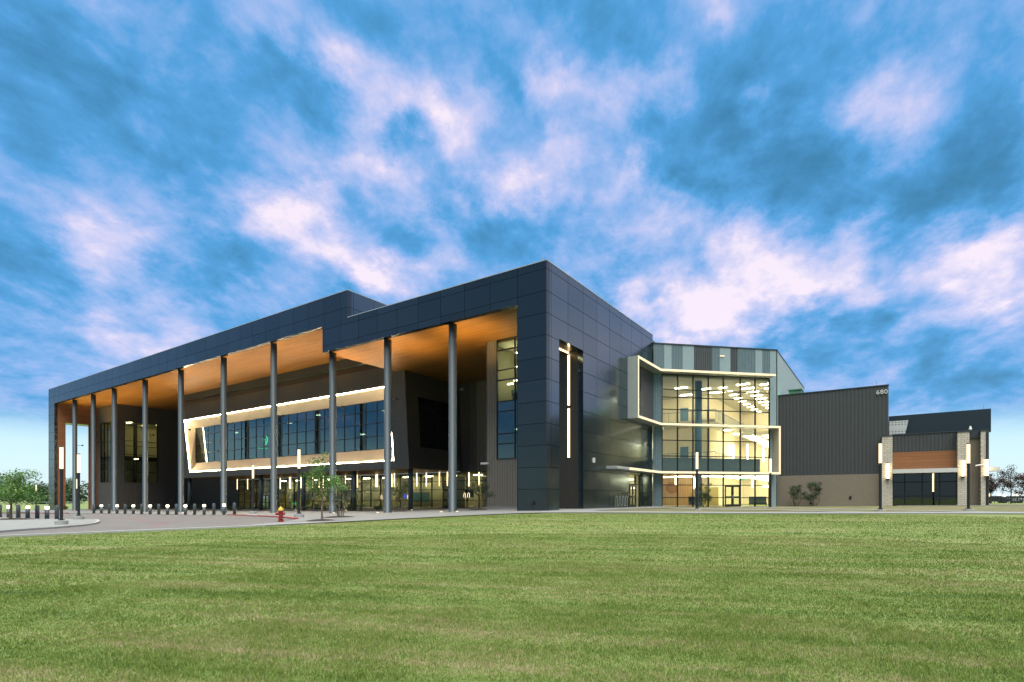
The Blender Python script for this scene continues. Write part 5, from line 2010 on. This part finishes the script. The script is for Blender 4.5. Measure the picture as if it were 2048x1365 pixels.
# shrubs in the bed under the overhang and at the end wall
SB = [(-30, 8.9, .9), (-31.6, 8.7, 1.0), (-34.6, 8.9, .9), (-36.4, 8.6, .85), (-38.2, 9.0, .95), (-40.2, 8.8, .8), (-27.6, 9.2, .8), (-45.5, 8.6, .8), (-48.0, 8.9, .9), (-55.5, 8.8, .8), (-58.2, 9.0, .7),
      (-66.5, 8.9, .9), (-69.5, 9.1, .8), (-97.6, 1.0, .9), (-96.0, 4.9, .8), (-98.0, 5.6, 1.0), (-88, 7.2, .9), (-85, 7.4, .8), (-80, 8, .8)]
SB.sort(key=lambda q: px_of(q[0], q[1]))
cnt = {}
for i, (x, y, h) in enumerate(SB):
    g = random.Random(i)
    if x < -95:
        grp, lab = 'shrubs at the timber end wall', 'low dark shrub at the foot of the timber end wall'
    elif x < -79:
        grp, lab = 'shrubs in the left recess', 'low dark shrub in the recess behind the bollard row'
    else:
        grp, lab = 'shrubs under the overhang', 'low dark shrub in the bed below the hanging box'
    cnt[grp] = cnt.get(grp, -1) + 1
    lab = lab + ', ' + NUM[cnt[grp]] + ' from left'
    t = thing('shrub', lab, 'shrub', (x, y, G(x, y) + .05), 0, grp)
    cs = [(g.uniform(-.5, .5), g.uniform(-.2, .2), h * g.uniform(.25, .7)) for _ in range(7)]
    leaves('foliage', cs, [h * .34] * 7, 700, .05, M['leaf_dark'], t, i + 200, .5, 4, .1)
    mb = MB()
    for k in range(4):
        mb.tube([(0, 0, -.1), (cs[k][0] * .8, cs[k][1] * .8, cs[k][2])], .012, 5)
    sub(mb, 'stem', M['bark_dark'], t)
drape('planting_bed', [(-74, 7.9), (-26.6, 7.9), (-26.6, 10.0), (-74, 10.0)], .075, M['mulch'], .03)

# ------------------------------------------------------------------ background at the right: fence, parking globes, cars
GB = [(35.5, 99.5, 'leftmost'), (35.6, 89.9, 'second from left, brightest'), (38.6, 106.5, 'third from left'), (37.8, 93.8, 'fourth from left'), (38.2, 91.7, 'rightmost')]
g0 = None
for (x, y, d_) in GB:
    lab = f'globe light on a short post in the far parking area, {d_}'
    p = (x, y, G(x, y))
    if g0 is None:
        g0 = thing('globe_light', lab, 'garden light', p, 0, 'globe lights in the far parking area')
        sub(MB().lathe((0, 0, 0), [(.06, -.1), (.06, 1.25)], 10), 'post', M['black_metal'], g0)
        sub(MB().lathe((0, 0, 1.26), [(.05, 0), (.2, .1), (.24, .22), (.2, .36), (.05, .44)], 12), 'globe', M['uplight'], g0, smooth=True)
    else:
        dup(g0, p, 0, lab, 'globe lights in the far parking area')


def make_car(label, paint, p, rz):
    t = thing('parked_car', label, 'car', p, rz, 'cars in the far parking area')
    prof = [(-2.2, .35), (-2.25, .8), (-1.9, .95), (-1.45, 1.0), (-.85, 1.45), (.65, 1.47), (1.35, 1.02), (2.15, .9), (2.25, .55), (2.2, .35)]
    mb = MB()
    mb.hexa([(a, -.86, b) for a, b in prof], [(a, .86, b) for a, b in prof])
    sub(mb, 'body', paint, t, bevel=.05)
    mb = MB()
    for s_ in (-1, 1):
        mb.hexa([(-1.28, s_ * .863, 1.03), (-.8, s_ * .863, 1.38), (.58, s_ * .863, 1.40), (1.1, s_ * .863, 1.03)],
                [(-1.28, s_ * .875, 1.03), (-.8, s_ * .875, 1.38), (.58, s_ * .875, 1.40), (1.1, s_ * .875, 1.03)])
    sub(mb, 'window', M['car_glass'], t)
    for wx in (-1.4, 1.4):
        for s_ in (-1, 1):
            sub(MB().tube([(wx, s_ * .70, .33), (wx, s_ * .90, .33)], .33, 16), 'wheel', M['rubber'], t)
    return t


for (x, y, pa, lab) in ((38.1, 113.4, M['car_a'], 'dark parked car at the right, left one behind the globe lights'), (40.6, 115.1, M['car_b'], 'silver parked car at the right behind the globe lights'),
                        (42.7, 116.6, M['car_a'], 'dark parked car at the far right edge')):
    make_car(lab, pa, (x, y, G(x, y)), .1)


def fence(name, label, pts, h, m, step=2.4, rails=(.3, .95)):
    t = thing(name, label, 'fence', (0, 0, 0))
    mb = MB()
    posts = MB()
    for (a, b) in zip(pts[:-1], pts[1:]):
        L = math.hypot(b[0] - a[0], b[1] - a[1])
        n = max(1, int(L / step))
        for k in range(n + 1):
            x = a[0] + (b[0] - a[0]) * k / n
            y = a[1] + (b[1] - a[1]) * k / n
            posts.box(x - .04, x + .04, y - .04, y + .04, G(x, y) - .2, G(x, y) + h)
            if k < n:
                x2 = a[0] + (b[0] - a[0]) * (k + 1) / n
                y2 = a[1] + (b[1] - a[1]) * (k + 1) / n
                for r_ in rails:
                    mb.tube([(x, y, G(x, y) + h * r_), (x2, y2, G(x2, y2) + h * r_)], .03, 5)
    sub(mb, 'rail', m, t)
    sub(posts, 'post', m, t)
    return t


fence('rail_fence', 'pale metal rail fence far behind the end wall opening', [(-150, -20), (-150, 30), (-140, 70)], 1.3, M['silver'])
fence('dark_fence', 'dark picket fence in front of the parked cars at the right', [(34.7, 96.5), (43.5, 102.6)], 1.1, M['black_metal'], .5)

# seats in the atrium
for i, (x, y, lab) in enumerate(((2.0, 28.6, 'slate blue lounge chair behind the glass, left of the dark shrub'), (9.2 - 1.3, 32.6, 'blue upholstered sofa behind the glass, right of the double doors'))):
    t = thing('lounge_seat', lab, 'armchair', (x, y, .85), .6 - i * .4)
    w_ = .45 if i == 0 else .9
    sub(MB().box(-w_, w_, -.4, .4, .15, .45), 'seat', M['fabric'], t, bevel=.04)
    sub(MB().box(-w_, w_, .28, .45, .452, 1.05), 'backrest', M['fabric'], t, bevel=.04)
    for sx in (-w_ + .06, w_ - .06):
        for sy in (-.33, .33):
            sub(MB().tube([(sx, sy, 0), (sx, sy, .15)], .025, 6), 'leg', M['black_metal'], t)


# ------------------------------------------------------------------ grass blades on the near lawn
def grass():
    g = np.random.default_rng(5)
    cx_, cy_ = CAM[0], CAM[1]
    le = np.array(LAWN_EDGE)
    zones = [(.6, 2.6, 60000, .0040, .034), (2.6, 5.2, 200000, .0040, .034), (5.2, 8, 300000, .0050, .034), (8, 13, 360000, .0075, .034), (13, 21, 320000, .013, .034), (21, 38, 280000, .022, .032)]
    VV, FF, TT = [], [], []
    base = 0
    for (r0, r1, n, bw, bh) in zones:
        r = np.sqrt(g.uniform(r0 ** 2, r1 ** 2, n))
        th = g.uniform(-1.7, 1.7, n)
        ang = th
        x = cx_ + r * (np.cos(ang) * FX + np.sin(ang) * RX)
        y = cy_ + r * (np.cos(ang) * FY + np.sin(ang) * RY)
        # inside lawn: right of / before the edge polyline
        d2 = (x[:, None] - le[None, :, 0]) ** 2 + (y[:, None] - le[None, :, 1]) ** 2
        k = np.clip(d2.argmin(1), 1, len(le) - 2)
        tx = le[k + 1, 0] - le[k - 1, 0]
        ty = le[k + 1, 1] - le[k - 1, 1]
        side = tx * (y - le[k, 1]) - ty * (x - le[k, 0])
        ok = side < 0
        x, y = x[ok], y[ok]
        n = len(x)
        z = GV(x, y)
        a = g.uniform(0, 2 * math.pi, n)
        w = bw * g.uniform(.6, 1.3, n)
        # tall and short tufts
        tuft = np.sin(x * 2.1 + np.sin(y * 1.7) * 2) * np.sin(y * 2.6 + np.sin(x * 1.3) * 2)
        h = bh * g.uniform(.45, 1.25, n) * (1 + .35 * tuft)
        lx, ly = g.normal(0, .45, n) * h, g.normal(0, .45, n) * h
        V = np.stack([np.stack([x - np.cos(a) * w, y - np.sin(a) * w, z - .004], 1),
                      np.stack([x + np.cos(a) * w, y + np.sin(a) * w, z - .004], 1),
                      np.stack([x + lx, y + ly, z + h], 1)], 1).reshape(-1, 3)
        VV.append(V)
        FF.append(np.arange(3 * n).reshape(n, 3) + base)
        base += 3 * n
        TT.append(g.uniform(0, 1, n))
    o = np_mesh('grass', np.concatenate(VV), np.concatenate(FF), 3, M['blade'], np.concatenate(TT))
    o['kind'] = 'stuff'


grass()
